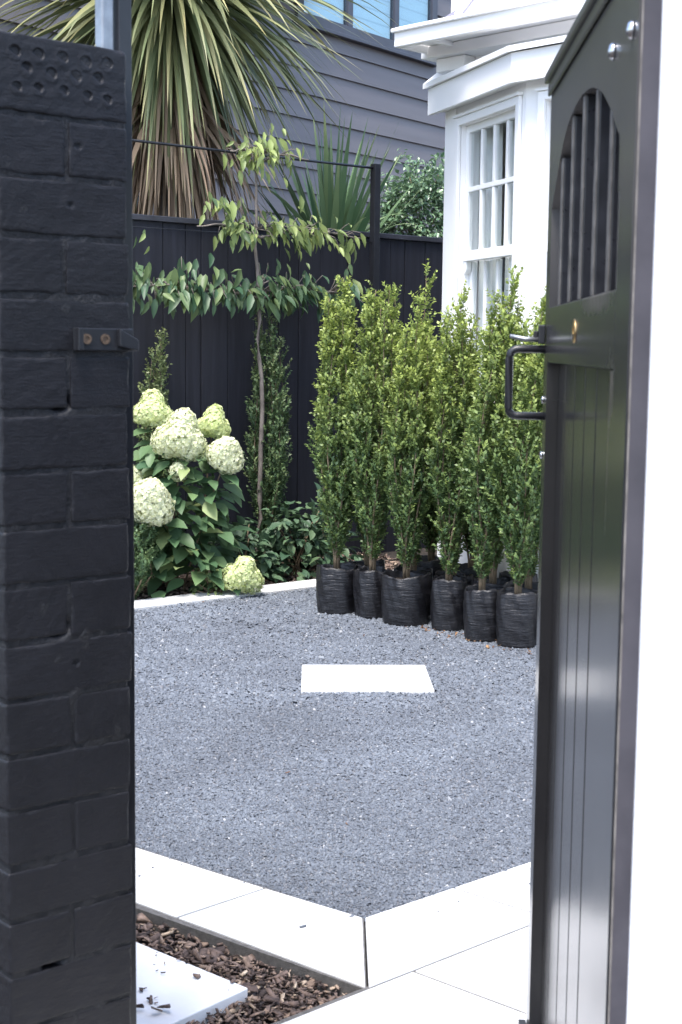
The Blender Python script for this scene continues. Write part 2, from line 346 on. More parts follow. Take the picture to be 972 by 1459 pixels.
ZP = .006
def inset(poly, d):
    P = np.array(poly, float); c = P.mean(0); out = []
    n = len(P)
    A = .5*sum(P[i][0]*P[(i+1) % n][1]-P[(i+1) % n][0]*P[i][1] for i in range(n)); s = 1 if A > 0 else -1
    for i in range(n):
        e1 = P[i]-P[i-1]; e2 = P[(i+1) % n]-P[i]; n1 = s*np.array((-e1[1], e1[0]))/np.linalg.norm(e1); n2 = s*np.array((-e2[1], e2[0]))/np.linalg.norm(e2)
        b2 = n1+n2; b2 /= b2@n1; out.append(tuple(P[i]+b2*d))
    return out
pav = MB()
def paver(poly, z0=-.05, z1=ZP): pav.slab(inset(poly, .0042), z0, z1)
wL = np.array((-.618, -.786)); oL = mit; dLo = np.array((-.772, .636))
def li(p, d, q, e):
    t = np.cross(np.array(q)-p, e)/np.cross(d, e); return np.array(p)+d*t
j1g = np.array((-.182, 3.649)); j1o = np.array((-.395, 3.443)); jd = j1o-j1g
paver([Cn, j1g, j1o, mit])
prev_g, prev_o = j1g, j1o
for k in range(6):
    ng = prev_g+dL*.6; no = li(ng, jd, mit, dLo); paver([prev_g, ng, no, prev_o]); prev_g, prev_o = ng, no
dRo = np.array((.745, .667)); pd = np.array((.183, -.16))/.243      # course direction towards the street
prev_g, prev_o = Cn, mit
for k in range(7):
    ng = Cn+dR*(.316+.6*k); no = li(ng, pd, mit, dRo); paver([prev_g, ng, no, prev_o]); prev_g, prev_o = ng, no
# path pavers, between the border and the street
e0 = mit-dRo*.62
A0 = mit+dRo*.142
for r_ in range(5):
    for k in range(-2, 6):
        a = A0+dRo*(.6*k)+pd*(.6*r_); q = [a, a+dRo*.6, a+dRo*.6+pd*.6, a+pd*.6]
        paver(q)
pav.build('paving', M['stone'], kind='structure', bevel=.002)
gb = MB(); far = Cn+dR*4.5
gb.slab([tuple(x) for x in (mit-dRo*1.0+(0, .02), mit+(.004, .02), Cn+(.006, -.02), Cn+dR*4.2+pd*.02, Cn+dR*4.2+pd*3.4, mit-dRo*1.0+pd*3)], -.055, .0025)
gb.slab([tuple(x) for x in (Cn, Cn+dL*3.4, Cn+dL*3.4+wL*.3, mit+dLo*.02, mit+(-.001, .004))], -.055, .0018)
gb.build('paving_grout', M['grout'], kind='structure')

# kerb of pale stone along the bed
kb = MB()
for k in range(-4, 6):
    a = K0+kd*(.15+.6*k); kb.slab(inset([a, a+kd*.6, a+kd*.6+kn*.205, a+kn*.205], .0015), -.06, .012)
kb.build('stone_kerb', M['stone'], kind='structure', bevel=.003)
bedp = [tuple(K0-kd*3+kn*.205), tuple(K0+kd*5+kn*.205), tuple(K0+kd*5+kn*1.1), tuple(K0-kd*3+kn*1.1)]
MB().slab(bedp, -.06, -.012).build('garden_bed', M['bed'], kind='structure')

# bark mulch
def chunks(P, Z, S, flat=.35):
    K = len(P); tpl = np.array([(x, y, z) for z in (-.5, .5) for y in (-.5, .5) for x in (-.5, .5)])
    v = np.repeat(tpl[None], K, 0)+rng.normal(0, .12, (K, 8, 3)); ln = S*np.exp(rng.normal(0, .4, K)); wd = ln*rng.uniform(.25, .7, K); th = ln*rng.uniform(.08, flat, K)*.8
    v = v*np.stack([ln, wd, th], 1)[:, None]
    v[:, [0, 2, 4, 6], 1] *= rng.uniform(.3, 1, (K, 1))
    a = rng.normal(0, .4, K); b_ = rng.normal(0, .35, K); c = rng.uniform(0, 6.28, K)
    y, z = v[..., 1]*np.cos(a)[:, None]-v[..., 2]*np.sin(a)[:, None], v[..., 1]*np.sin(a)[:, None]+v[..., 2]*np.cos(a)[:, None]
    x, z = v[..., 0]*np.cos(b_)[:, None]+z*np.sin(b_)[:, None], -v[..., 0]*np.sin(b_)[:, None]+z*np.cos(b_)[:, None]
    x, y = x*np.cos(c)[:, None]-y*np.sin(c)[:, None], x*np.sin(c)[:, None]+y*np.cos(c)[:, None]
    V = np.stack([x+P[:, 0:1], y+P[:, 1:2], z+Z[:, None]], 2)
    off = (np.arange(K)*8)[:, None, None]; q = np.array([(0, 2, 3, 1), (4, 5, 7, 6), (0, 1, 5, 4), (2, 6, 7, 3), (0, 4, 6, 2), (1, 3, 7, 5)])
    return V.reshape(-1, 3), (q[None]+off).reshape(-1, 4)
stepC = np.array((-.191, 3.068)); sd1 = np.array((-.759, .651)); sd2 = np.array((-.652, -.758))
step = [stepC, stepC+sd1*.6, stepC+sd1*.6+sd2*.6, stepC+sd2*.6]
mul = [mit, mit+dLo*1.6, mit+dLo*1.6+np.array((-.7, -.75)), mit-dRo*.9]
P = np.stack([rng.uniform(-1.3, .1, 30000), rng.uniform(2.3, 4.1, 30000)], 1); P = P[inpoly(P, [tuple(map(float, q)) for q in mul])]
ins = inpoly(P, [tuple(map(float, q)) for q in step]); P = P[~ins]
V1, F1 = chunks(P, rng.uniform(-.04, -.014, len(P)), np.where(rng.uniform(0, 1, len(P)) < .1, .023, .0135))
Pb = np.stack([rng.uniform(0, 3.4, 2200), rng.uniform(.21, 1.0, 2200)], 1); Pw = (K0-kd*.9)[None]+kd[None]*Pb[:, :1]+kn[None]*Pb[:, 1:]
V2, F2 = chunks(Pw, rng.uniform(-.015, .006, len(Pw)), np.full(len(Pw), .032))
# crumbs kicked on to the stepping stone
Pc = stepC+sd1*rng.uniform(.0, .45, 46)[:, None]+sd2*(rng.uniform(0, 1, 46)**1.6*.42)[:, None]
V3, F3 = chunks(Pc, np.full(46, .005), rng.uniform(.003, .010, 46)); Pe = stepC+sd1*rng.uniform(.05, .4, 60)[:, None]+sd2*rng.uniform(.17, .3, 60)[:, None]
V4, F4 = chunks(Pe, rng.uniform(.002, .012, 60), np.full(60, .013))
Vs = np.concatenate([V1, V2, V3, V4]); n1, n2, n3 = len(V1), len(V1)+len(V2), len(V1)+len(V2)+len(V3)
link('bark_mulch', npmesh('bark_mulch', Vs, [np.concatenate([F1, F2+n1, F3+n2, F4+n3])]), M['barkchips'], kind='stuff')
tag(MB().slab([tuple(p) for p in step], -.045, -.001).build('stepping_stone', M['stone2'], bevel=.003), 'pale square stepping stone in the bark mulch beside the brick pier', 'stepping stone')
# square slab in the gravel
tag(MB().slab([(-.149, 5.84), (.405, 5.862), (.393, 6.353), (-.159, 6.329)], -.03, .006).build('stone_slab', M['stone'], bevel=.002), 'pale square stone slab set flush alone in the grey gravel', 'slab')

# ------------------------------------------------------------------ brick pier and wall (local x along az 50, y away)
pier = empty('brick_wall', 'black painted brick wall end with drilled holes in its top brick', 'wall', (-.4945, 2.1035, 0), 50)
def brick(x0, x1, y0, y1, z0, z1, seed, holes=(), step=.006, small=()):
    def lin(a, b_):
        n = max(4, int((b_-a)/step)); e = np.array([0, .002, .005]); return np.unique(np.concatenate([a+e, np.linspace(a+.008, b_-.008, n), b_-e]))
    gx, gy, gz = lin(x0, x1), lin(y0, y1), lin(z0, z1); V = []; F = []; n = 0
    def face(A, B, mk):
        nonlocal n
        a, b_ = np.meshgrid(A, B, indexing='ij'); p = mk(a.ravel(), b_.ravel()); V.append(p)
        na, nb = len(A), len(B); i = (np.arange(na-1)[:, None]*nb+np.arange(nb-1)[None]).ravel()+n
        F.append(np.stack([i, i+nb, i+nb+1, i+1], 1)); n += na*nb
    face(gx, gz, lambda a, c: np.stack([a, np.full_like(a, y0), c], 1))
    face(gx, gz, lambda a, c: np.stack([a, np.full_like(a, y1), c], 1))
    face(gy, gz, lambda a, c: np.stack([np.full_like(a, x0), a, c], 1))
    face(gy, gz, lambda a, c: np.stack([np.full_like(a, x1), a, c], 1))
    face(gx, gy, lambda a, c: np.stack([a, c, np.full_like(a, z1)], 1))
    face(gx, gy, lambda a, c: np.stack([a, c, np.full_like(a, z0)], 1))
    P = np.concatenate(V); r = np.clip(.0024+.003*vnoise(P, 24, seed)+.0025*vnoise(P, 75, seed+3), .001, .011)
    lo = np.array([x0, y0, z0])+r[:, None]; hi = np.array([x1, y1, z1])-r[:, None]
    c = np.clip(P, lo, np.maximum(lo, hi)); dlt = P-c; l = np.linalg.norm(dlt, axis=1, keepdims=True)+1e-9
    Q = c+dlt/l*r[:, None]
    Q = Q+(dlt/l)*(.0004*vnoise(P, 40, seed+9)+.0004*vnoise(P, 130, seed+1)+.0004*vnoise(P, 320, seed+2))[:, None]
    # one corner slightly knocked off
    for hx, hz, hr, dep in holes:
        k = np.hypot(P[:, 0]-hx, P[:, 2]-hz)/hr; w = np.clip(1.25-k, 0, .5)*2; on = (np.abs(P[:, 1]-y0) < 1e-6)
        tilt = .32+.68*np.clip(((P[:, 2]-hz)+(P[:, 0]-hx)*.6)/hr, -.6, 1)
        Q[:, 1] += on*w*w*(3-2*w)*dep*tilt
        ring = np.exp(-((k-1.35)/.25)**2); Q[:, 1] -= on*ring*.0007
    return Q, np.concatenate(F)
BV = []; BF = []; bn = 0
def addb(*a, **k):
    global bn
    q, f = brick(*a, **k); BV.append(q); BF.append(f+bn); bn += len(q)
W = .216; ZT = 1.862; z = ZT
hp = [(120, 170), (272, 190), (432, 210), (590, 240), (738, 250), (195, 280), (355, 320), (520, 340), (672, 350), (130, 405), (270, 415), (440, 435), (600, 470), (738, 500)]
holes = []
for k, (cx, cy) in enumerate(hp):
    x = cx/4.86/181*W; top = 30+cx/870*125; holes.append((x, ZT-(cy-top)/4.86/975, .0078 if k < 9 else .0065, .009 if k in (0, 1, 2, 9, 12, 13) else .006))
addb(0, W, 0, .105, ZT-.108, ZT, 5, holes=holes, step=.0022)
for j in range(5): addb(.0, W, .115+j*.245, .35+j*.245, ZT-.108, ZT, 60+j)
zc = ZT-.1165; ci = 0
while zc > -.05:
    z1, z0 = zc, zc-.078; half = (ci % 2 == 0); fine = .004
    sm = {0: [(.13, (z0+z1)/2+.005, .005, .009)], 1: [(.116, (z0+z1)/2+.004, .0052, .006)], 9: [(.118, (z0+z1)/2, .0055, .007)]}.get(ci, [])
    if half:
        j = rng.normal(0, .002)
        addb(.0, .1085+j, 0, .225, z0+rng.normal(0, .0012), z1+rng.normal(0, .0012), 100+ci*7, holes=[h for h in sm if h[0] < .106], step=fine)
        addb(.1145+j, W+rng.normal(0, .002), 0, .225, z0+rng.normal(0, .0012), z1+rng.normal(0, .0012), 101+ci*7, holes=[h for h in sm if h[0] > .112], step=fine)
        ys = [.235]
    else:
        addb(.0, W+rng.normal(0, .002), 0, .105, z0+rng.normal(0, .001), z1+rng.normal(0, .001), 102+ci*7, holes=sm, step=fine); ys = [.115]
    y = ys[0]
    while y < 1.4: addb(0, .104, y, y+.225, z0, z1, 103+ci*7+int(y*10), step=.02); addb(.112, W, y, y+.225, z0, z1, 104+ci*7+int(y*10), step=.03); y += .235
    zc -= .0863; ci += 1
link('brickwork', npmesh('brickwork', np.concatenate(BV), [np.concatenate(BF)]), M['brick'], pier, smooth=True)
# mortar core with a lumpy joint surface
def mortar():
    q, f = brick(.0025, W-.003, .0022, 1.45, -.06, ZT-.012, 900, step=.006); 
    q[:, 1] += np.where(q[:, 1] < .02, .0018*vnoise(q, 60, 4)+.0012*vnoise(q, 17, 8), 0)
    k = [(.098, 1.335), (.03, .74), (.075, .46), (.06, .285), (.09, .99)]
    for hx, hz in k:
        w = np.exp(-(((q[:, 0]-hx)/.016)**2+((q[:, 2]-hz)/.012)**2)**2); q[:, 1] += np.where(q[:, 1] < .03, w*.03, 0)
    return q, f
q, f = mortar(); link('mortar', npmesh('mortar', q, [f]), M['mortar'], pier, smooth=True)
# strike plate bolted to the pier
st = MB(); st.box(.118, .222, -.006, -.001, 1.411, 1.445).box(.118, .127, -.019, -.0062, 1.411, 1.445)
st.prism([(.192, -.0062, 1.445), (.226, -.0062, 1.428), (.226, -.0062, 1.411), (.192, -.0062, 1.418)], (0, -.009, 0))
s0 = st.build('strike_plate', M['blacksteel'], pier, bevel=.0015)
for bx in (.139, .171):
    MB().lathe([(.0078, -.0062), (.0078, -.0082), (.0042, -.0082), (.0040, -.007)], (bx, 0, 1.4285), 'y', 18).build('bolt', M['rust'], s0, smooth=False)

# steel gate posts behind the wall end
t = MB().box(W+.004, W+.027, .029, .05, -.05, 2.75).build('gate_post', M['blacksteel'], bevel=.0015)
t.location = (-.4945, 2.1035, 0); t.rotation_euler = (0, 0, R(40)); tag(t, 'slim black steel gate post rising against the brick wall end', 'post')
t = MB().box(.193, .215, .034, .056, 1.858, 2.9).build('steel_pole', M['galv'], bevel=.003)
t.location = (-.4945, 2.1035, 0); t.rotation_euler = (0, 0, R(40)); tag(t, 'bare galvanised steel pole standing on top of the brick wall', 'pole')

# ------------------------------------------------------------------ the gate (local x towards the free end, +y = the face we see)
gate = empty('timber_gate', 'open glossy black timber gate with arched barred opening', 'gate', (.313, 1.58, 0), 2.26)
GZ0, GZ1, TH = .05, 1.862, .045
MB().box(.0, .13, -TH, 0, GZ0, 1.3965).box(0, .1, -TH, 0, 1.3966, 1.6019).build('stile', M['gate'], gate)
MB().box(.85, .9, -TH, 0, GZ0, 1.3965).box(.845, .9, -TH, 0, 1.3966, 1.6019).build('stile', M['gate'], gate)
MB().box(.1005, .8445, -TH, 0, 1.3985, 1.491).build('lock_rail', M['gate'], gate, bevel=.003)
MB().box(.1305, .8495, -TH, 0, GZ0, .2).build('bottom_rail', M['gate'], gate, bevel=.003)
arch = [(.845, 1.602), (.845, 1.651)]
for k in range(1, 20):
    th = math.pi*k/20; x = .4775+.3675*math.cos(th); a = [(.845, 1.651), (.713, 1.735), (.627, 1.763), (.503, 1.775), (.382, 1.768), (.278, 1.745), (.185, 1.706), (.12, 1.668)]
    xs = [p[0] for p in a][::-1]; zs = [p[1] for p in a][::-1]; arch.append((x, float(np.interp(x, xs, zs))))
arch += [(.11, 1.651), (.11, 1.602)]
# head panel: built as a strip of quads between the arch and the straight top
hv = MB()
A = [(.9, 1.602)]+arch+[(0, 1.602)]
Tp = [(.9, GZ1)]+[(p[0], GZ1) for p in arch]+[(0, GZ1)]
n = len(A); v = [(p[0], 0, p[1]) for p in A]+[(p[0], 0, p[1]) for p in Tp]+[(p[0], -TH, p[1]) for p in A]+[(p[0], -TH, p[1]) for p in Tp]
fs = []
for i in range(n-1):
    if abs(A[i][0]-A[i+1][0]) > 1e-6: fs += [(i, i+1, n+i+1, n+i), (2*n+i+1, 2*n+i, 3*n+i, 3*n+i+1), (n+i, n+i+1, 3*n+i+1, 3*n+i)]
    fs += [(i+1, i, 2*n+i, 2*n+i+1)]
fs += [(0, n, 3*n, 2*n), (n-1, 2*n-1, 4*n-1, 3*n-1)]
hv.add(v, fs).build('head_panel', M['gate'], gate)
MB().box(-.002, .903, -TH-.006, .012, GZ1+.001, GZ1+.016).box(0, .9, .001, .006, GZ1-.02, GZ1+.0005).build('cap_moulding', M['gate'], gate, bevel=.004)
bp = MB(); w = .12; x = .1305; k = 0
edges = [.1305, .26, .382, .504, .626, .748, .8495]
for a, c in zip(edges[:-1], edges[1:]): bp.box(a+.003, c-.003, -.036, -.02, .2005, 1.3980)
bp.box(.131, .849, -.0375, -.0285, .2005, 1.3980)
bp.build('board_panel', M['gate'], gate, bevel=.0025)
for s_ in (.115, .205, .342, .478, .605, .735):
    top = float(np.interp(s_, xs, zs)); q_ = MB().box(s_-.011, s_+.011, -.04, -.0052, 1.4915, top-.001).build('bar', M['gatebar'], gate, bevel=.002); MB().box(s_-.0105, s_+.0105, -.005, -.0032, 1.492, top-.0015).build('pale_face', M['barfront'], q_)  # separate strip on each bar front, paler than the bar itself
# hinge edge facing the street, with its worn arris
MB().box(-.0026, -.0003, -TH+.001, -.004, GZ0, GZ1-.001).build('hinge_edge', M['gateflat'], gate)
MB().box(-.0030, -.0012, -.0044, -.0026, GZ0+.01, GZ1-.002).build('worn_arris', M['arris'], gate)
e = MB().lathe([(.0175, .0005), (.0172, .0014), (.013, .0018), (.0045, .0019), (.0045, .001)], (.484, 0, 1.447), 'y', 28).build('escutcheon', M['brass'], gate, smooth=False)
MB().box(.4815, .4865, .0021, .0024, 1.436, 1.444).build('keyhole', M['blacksteel'], e)
for bx, bz in ((.176, 1.772), (.037, 1.767)):
    MB().lathe([(.0105, .0005), (.0100, .003), (.0075, .0062), (.003, .0078), (.0005, .008)], (bx, 0, bz), 'y', 18).build('bolt', M['silver'], gate, smooth=True)
for bz in (1.24, 1.335): MB().lathe([(.007, .0005), (.006, .003), (.001, .0045)], (.893, 0, bz), 'y', 12).build('screw', M['silver'], gate, smooth=True)
hp_ = []
y1 = .06; za, zb = 1.421, 1.307; rr_ = .014
hp_ = [(.893, 0, za), (.893, y1-rr_, za)]+[(.893, y1-rr_+rr_*math.sin(t), za-rr_+rr_*math.cos(t)) for t in np.linspace(.3, 1.57, 5)]+[(.893, y1-rr_+rr_*math.cos(t), zb+rr_-rr_*math.sin(t)) for t in np.linspace(0, 1.57, 6)]+[(.893, 0, zb)]
MB().tube(hp_, .0068, 12).build('pull_handle', M['blacksteel'], gate, smooth=True)
lt = MB().box(.884, .902, .0008, .012, 1.43, 1.462).box(.89, .897, .012, .02, 1.433, 1.452).build('latch', M['blacksteel'], gate, bevel=.002)
MB().tube([(.893, .01, 1.437), (.893, .035, 1.438), (.893, .06, 1.443)], [.005, .0042, .0035], 10).build('thumb_lever', M['galv'], lt, smooth=True)
MB().tube([(.893, .012, .2), (.893, .012, .05)], .009, 12).box(.88, .906, .0008, .014, .13, .215).build('drop_bolt', M['blacksteel'], gate, bevel=.001)

# white pillar on the hinge side
P_ = MB().box(0, .55, -.4, 0, -.06, 2.9).build('gate_pillar', M['whitewall'], bevel=.006)
P_.location = (.286, 1.35, 0); P_.rotation_euler = (0, 0, R(90-140))
P_.data.transform(Matrix.Translation((0, .4, 0))); tag(P_, 'white rendered pillar the black timber gate hangs from', 'pillar')

# ------------------------------------------------------------------ black board fence
fx, fy = -.63, 9.265; FA = 50.5
fence = empty('board_fence', 'tall black vertical board fence behind the garden bed', 'fence', (fx, fy, 0), FA)
fb = MB(); rr2 = np.random.default_rng(3)
xb = -3.4
marks = [-.596, -.432, -.316, -.113, .1, .29, .451, .629, .872, 1.098, 1.25, 1.384]
bx = [-3.3+.19*i for i in range(14)]; bx = [q for q in bx if q < -.7]+marks+[1.384+.19*i for i in range(1, 14)]
for a, c in zip(bx[:-1], bx[1:]):
    d = rr2.uniform(-.0025, .0025); fb.box(a+.0028, c-.0028, d, d+.018, -.04, 2.165)
fb.build('board_panel', M['fence'], fence, bevel=.003)
MB().box(-3.3, 3.8, .0215, .06, .25, .34).box(-3.3, 3.8, .0215, .06, 1.85, 1.94).build('rail', M['fence'], fence)
MB().box(-3.3, 3.8, -.02, .075, 2.1655, 2.2).build('capping', M['cap'], fence, bevel=.004)
for s_ in (-2.6, .13, 2.9): MB().box(s_-.045, s_+.045, .061, .15, -.06, 2.16).build('post', M['fence'], fence)
# training frame for the espalier, in front of the fence
fr = empty('wire_trellis', 'black steel post and top rod strung with espalier wires along the fence', 'trellis', (fx, fy, 0), FA)
MB().box(1.005, 1.055, -.11, -.06, -.05, 2.645).build('post', M['blacksteel'], fr, bevel=.002)
MB().box(-3.0, -2.95, -.11, -.06, -.05, 2.645).build('post', M['blacksteel'], fr, bevel=.002)
MB().tube([(-2.949, -.085, 2.615), (-1, -.085, 2.617), (0, -.085, 2.616), (1.004, -.085, 2.618)], .0085, 8).build('rod', M['blacksteel'], fr, smooth=True)
for zz in (1.775, 2.125): MB().tube([(-2.949, -.085, zz), (-.9, -.085, zz-.008), (1.004, -.085, zz)], .003, 6).build('wire', M['blacksteel'], fr, smooth=True)

# ------------------------------------------------------------------ espaliered tree
esp = empty('espalier_tree', 'slender espaliered tree trained in three tiers along the black fence', 'tree', (-.513, 9.03, 0), FA)
r = np.random.default_rng(21)
tz = np.linspace(0, 2.6, 24); tw = np.stack([.02*np.sin(tz*2.1)+.006*r.normal(size=24), .012*np.cos(tz*3), tz], 1); tw[0, 2] = -.03
MB().tube(tw, list(np.interp(tz, [0, 1.8, 2.6], [.017, .0125, .006])), 8).build('trunk', M['treebark'], esp, smooth=True)
fol = Fol()
BR = {}
def tier(z, x0, x1, n, yng, sag=0.03, droop=.75, length=.088, up=.05):
    xs_ = np.linspace(x0, x1, 26)
    for side in (-1, 1):
        lim = x0 if side < 0 else x1
        if abs(lim) < .05 or (side < 0) != (lim < 0) or x0*x1 > 0: continue
        t = np.linspace(0, 1, 14); pts = np.stack([lim*t, -.01+.02*np.sin(t*5), z-.06+.06*np.minimum(1, t*4)+.012*np.sin(t*9+z)], 1)
        br = MB().tube(pts, list(.0095-.005*t), 6); BR[side, z] = br
    K = n; cl = r.uniform(x0, x1, max(4, n//9)); x = np.clip(cl[r.integers(0, len(cl), K)]+r.normal(0, .055, K), x0-.03, x1+.03); ang = r.normal(0, .5, K)
    base = np.stack([x, -.02+r.normal(0, .055, K), z+r.normal(.0, .05, K)+(r.uniform(0, 1, K) < .14)*r.uniform(.03, .13, K)], 1)
    for b in base[::2]:
        br = BR.get((1 if b[0] > 0 else -1, z))
        if br is None: continue
        br.tube([(b[0]-.05*np.sign(b[0]), 0, z), tuple((b+np.array((b[0]-.02*np.sign(b[0]), 0, z)))/2+np.array((0, 0, .02))), tuple(b)], [.0035, .0028, .0018], 5)
    d = np.stack([.55*np.sign(x)*r.uniform(-.2, 1, K)+r.normal(0, .3, K), -.35+r.normal(0, .4, K), -droop*1.25+r.normal(0, .4, K)], 1)
    nn = np.stack([r.normal(0, .4, K), -.8+r.normal(0, .3, K), .7+r.normal(0, .3, K)], 1)
    ln = length*np.exp(r.normal(0, .3, K)); y = np.clip(yng+r.normal(0, .25, K), 0, 1)
    fol.add(leaves(base, d, nn, ln, ln*.36, T_OVATE, y))
tier(1.765, -.98, .80, 430, .05, length=.094); tier(2.14, -.48, .80, 160, .72, length=.088); tier(2.60, -.24, .36, 90, .92, length=.078)
tier(2.28, -.42, -.26, 14, .6); tier(1.98, -.98, -.85, 8, .5, length=.07)
for br in BR.values(): br.build('branch', M['treebark'], esp, smooth=True)
fol.build('crown', M['lf_pear'], esp, smooth=True)

# ------------------------------------------------------------------ columnar small-leaved shrubs
def column_foliage(r, H, Rm, z0, nst, young_top, leaf=.021, dens=1., lean=(0, 0), tops=None, bare=.14):
    """upright stems with short side shoots and paired small leaves"""
    P = []; D = []; Nn = []; Y = []; S = []; stems = MB()
    for k in range(nst):
        a = 2.4*k+r.normal(0, .5); rad = Rm*math.sqrt((k+.4)/nst)*.82
        h = H*(1-.30*(k/nst)*r.uniform(.15, 1)) if tops is None else tops[k % len(tops)]*H
        zz = np.linspace(0, h, 16); u = zz/h
        spread = rad*np.clip((zz-.05*H)/(.34*H), .04, 1)*(1-.40*u**2.8)
        wob = .012*np.sin(zz*5+k)
        st = np.stack([math.cos(a)*spread+wob+lean[0]*u**2, math.sin(a)*spread+wob*.6+lean[1]*u**2, z0+zz], 1)
        stems.tube(st, list(.0068-.0052*u), 5)
        ns = int(h/.0145*dens)
        tt = np.sort(r.uniform(bare/H*(.6 if k else 1.2), 1, ns)); base = np.stack([np.interp(tt, u, st[:, i]) for i in range(3)], 1)
        base[:, :2] += r.normal(0, .004, (ns, 2))
        for b, t in zip(base, tt):
            th = r.uniform(0, 6.28) if r.uniform() < .35 else a+r.normal(0, 1.0)
            prof = min(1, .35+t*2.4)*(1-.45*t**3)
            sl = r.uniform(.035, .105)*prof*(Rm/.12); out = r.uniform(.35, .95)
            sd = np.array([math.cos(th)*out, math.sin(th)*out, 1.]); sd /= np.linalg.norm(sd)
            nl = max(3, int(sl/(leaf*.46))); q = np.linspace(.1, 1, nl)
            pp = b+sd*(sl*q)[:, None]+np.array((0, 0, 1))*(q**2*.01)[:, None]
            pp = np.repeat(pp, 2, 0); m_ = len(pp)
            ax = np.cross(sd, unit(r, m_)); ax /= np.linalg.norm(ax, axis=1, keepdims=True)
            dd = ax*.8+sd*.75; P.append(pp); D.append(dd); Nn.append(sd*1.+unit(r, m_)*.55-ax*.4); S.append(leaf*r.uniform(.65, 1.25, m_))
            # new growth: pale at shoot tips and near the top
            tip = np.repeat(q, 2); Y.append(np.clip(young_top*(.12+.95*np.clip((t-.4)/.5, 0, 1))*(.45+.75*tip)+r.normal(0, .1)+.25*(r.uniform() < .08), 0, 1))
    P = np.concatenate(P); S = np.concatenate(S)
    return leaves(P, np.concatenate(D), np.concatenate(Nn), S, S*.62, T_SMALL, np.concatenate(Y)), stems
def grow_bag(r, Rb, Hb, parent):
    nz, nt_ = 26, 48; v = []; f = []
    ph = r.uniform(0, 6.28, 6); sq = r.uniform(.0, .07)
    for side in (0, 1):
        for i in range(nz if side == 0 else 6):
            z = Hb*i/(nz-1) if side == 0 else Hb-.045*(i+1)/6
            for j in range(nt_):
                t = 2*math.pi*j/nt_; u = z/Hb
                rad = Rb*(.93+.10*math.sin(min(u, 1)*2.6)+sq*math.cos(4*t+ph[0]))
                rad += .0016*math.sin(z*(60+9*ph[5])+3*math.sin(t*2+ph[1])+ph[2])*(.5+.5*math.sin(3*t+ph[3]))+.004*math.sin(7*t+ph[4]+z*14)*u+.0025*math.sin(13*t+z*40+ph[5])
                zz = z
                if u > .8 and side == 0: zz += (u-.8)*5*(.008*math.sin(2*t+ph[1])+.0035*math.sin(5*t+ph[3])+.002*math.sin(11*t+ph[2])); rad *= 1-.03*(u-.8)*5*(1+math.sin(5*t+ph[4]))*.5
                if side == 1: zz += .008*math.sin(2*t+ph[1])*(1-i/6); rad = rad*.955-.002*i
                v.append((rad*math.cos(t), rad*math.sin(t), zz))
    n = nz+6
    f = [(i*nt_+j, i*nt_+(j+1) % nt_, (i+1)*nt_+(j+1) % nt_, (i+1)*nt_+j) for i in range(n-1) for j in range(nt_)]
    v.append((0, 0, .002)); c = len(v)-1; f += [(c, (j+1) % nt_, j) for j in range(nt_)]
    MB().add(v, f).build('grow_bag', M['bag'], parent, smooth=True)
    s = []; sf = []
    for i in range(7):
        for j in range(24):
            t = 2*math.pi*j/24; q = Rb*.93*i/6; s.append((q*math.cos(t), q*math.sin(t), Hb-.04+r.normal(0, .005)))
    sf = [(i*24+j, i*24+(j+1) % 24, (i+1)*24+(j+1) % 24, (i+1)*24+j) for i in range(6) for j in range(24)]
    MB().add(s, sf).build('potting_mix', M['soil'], parent, smooth=True)
rows = []
fr_c = [(-.009, 7.581, .108, .25, 1.80, (.02, 0)), (.182, 7.47, .095, .25, 1.735, (.02, 0)), (.352, 7.268, .122, .257, 1.67, (.02, -.0)), (.563, 7.15, .089, .258, 1.73, (.03, 0)), (.708, 6.895, .089, .252, 1.80, (.06, 0)), (.868, 6.754, .1, .262, 1.66, (.03, 0))]
fl = ['potted shrub at the hydrangea end of the front row, pointed top', 'second potted shrub from the hydrangea end, blunt yellow-green top', 'front-row potted shrub in the widest black bag', 'front-row potted shrub between the widest bag and the tall shrub', 'tall potted shrub one bag before the gate edge', 'front-row potted shrub seen through the pull handle, beside the gate']
for i, (x, y, rb, hb, H, ln) in enumerate(fr_c): rows.append((x, y+rb, rb, hb, H-hb+.03, ln, fl[i], 'potted hedging shrubs in the front row', 50+i))
bl = ['rear potted shrub behind the two bags nearest the hydrangea', 'rear potted shrub with a tall bronze tip above its neighbours', 'rear potted shrub in shade behind the widest bag', 'rear potted shrub against the bay window, behind the fourth bag', 'rear potted shrub below the sash window, behind the tallest front shrub', 'rear potted shrub half hidden behind the gate handle']
bl += ['rearmost potted shrub close under the angled bay window', 'rearmost potted shrub close under the front corner of the bay']; bl.insert(6, 'rearmost potted shrub in the gap where fence meets bay window')
bk = [(.16, 7.83, 1.5), (.40, 7.62, 1.845), (.60, 7.45, 1.5), (.79, 7.27, 1.66), (.95, 7.10, 1.68), (1.12, 6.93, 1.62), (.52, 8.0, 1.6), (.72, 7.72, 1.55), (.94, 7.44, 1.5)]
for i, (x, y, H) in enumerate(bk): rows.append((x, y, .1, .25, H-.22, (0.02, 0), bl[i], 'potted hedging shrubs in the back row', 70+i))
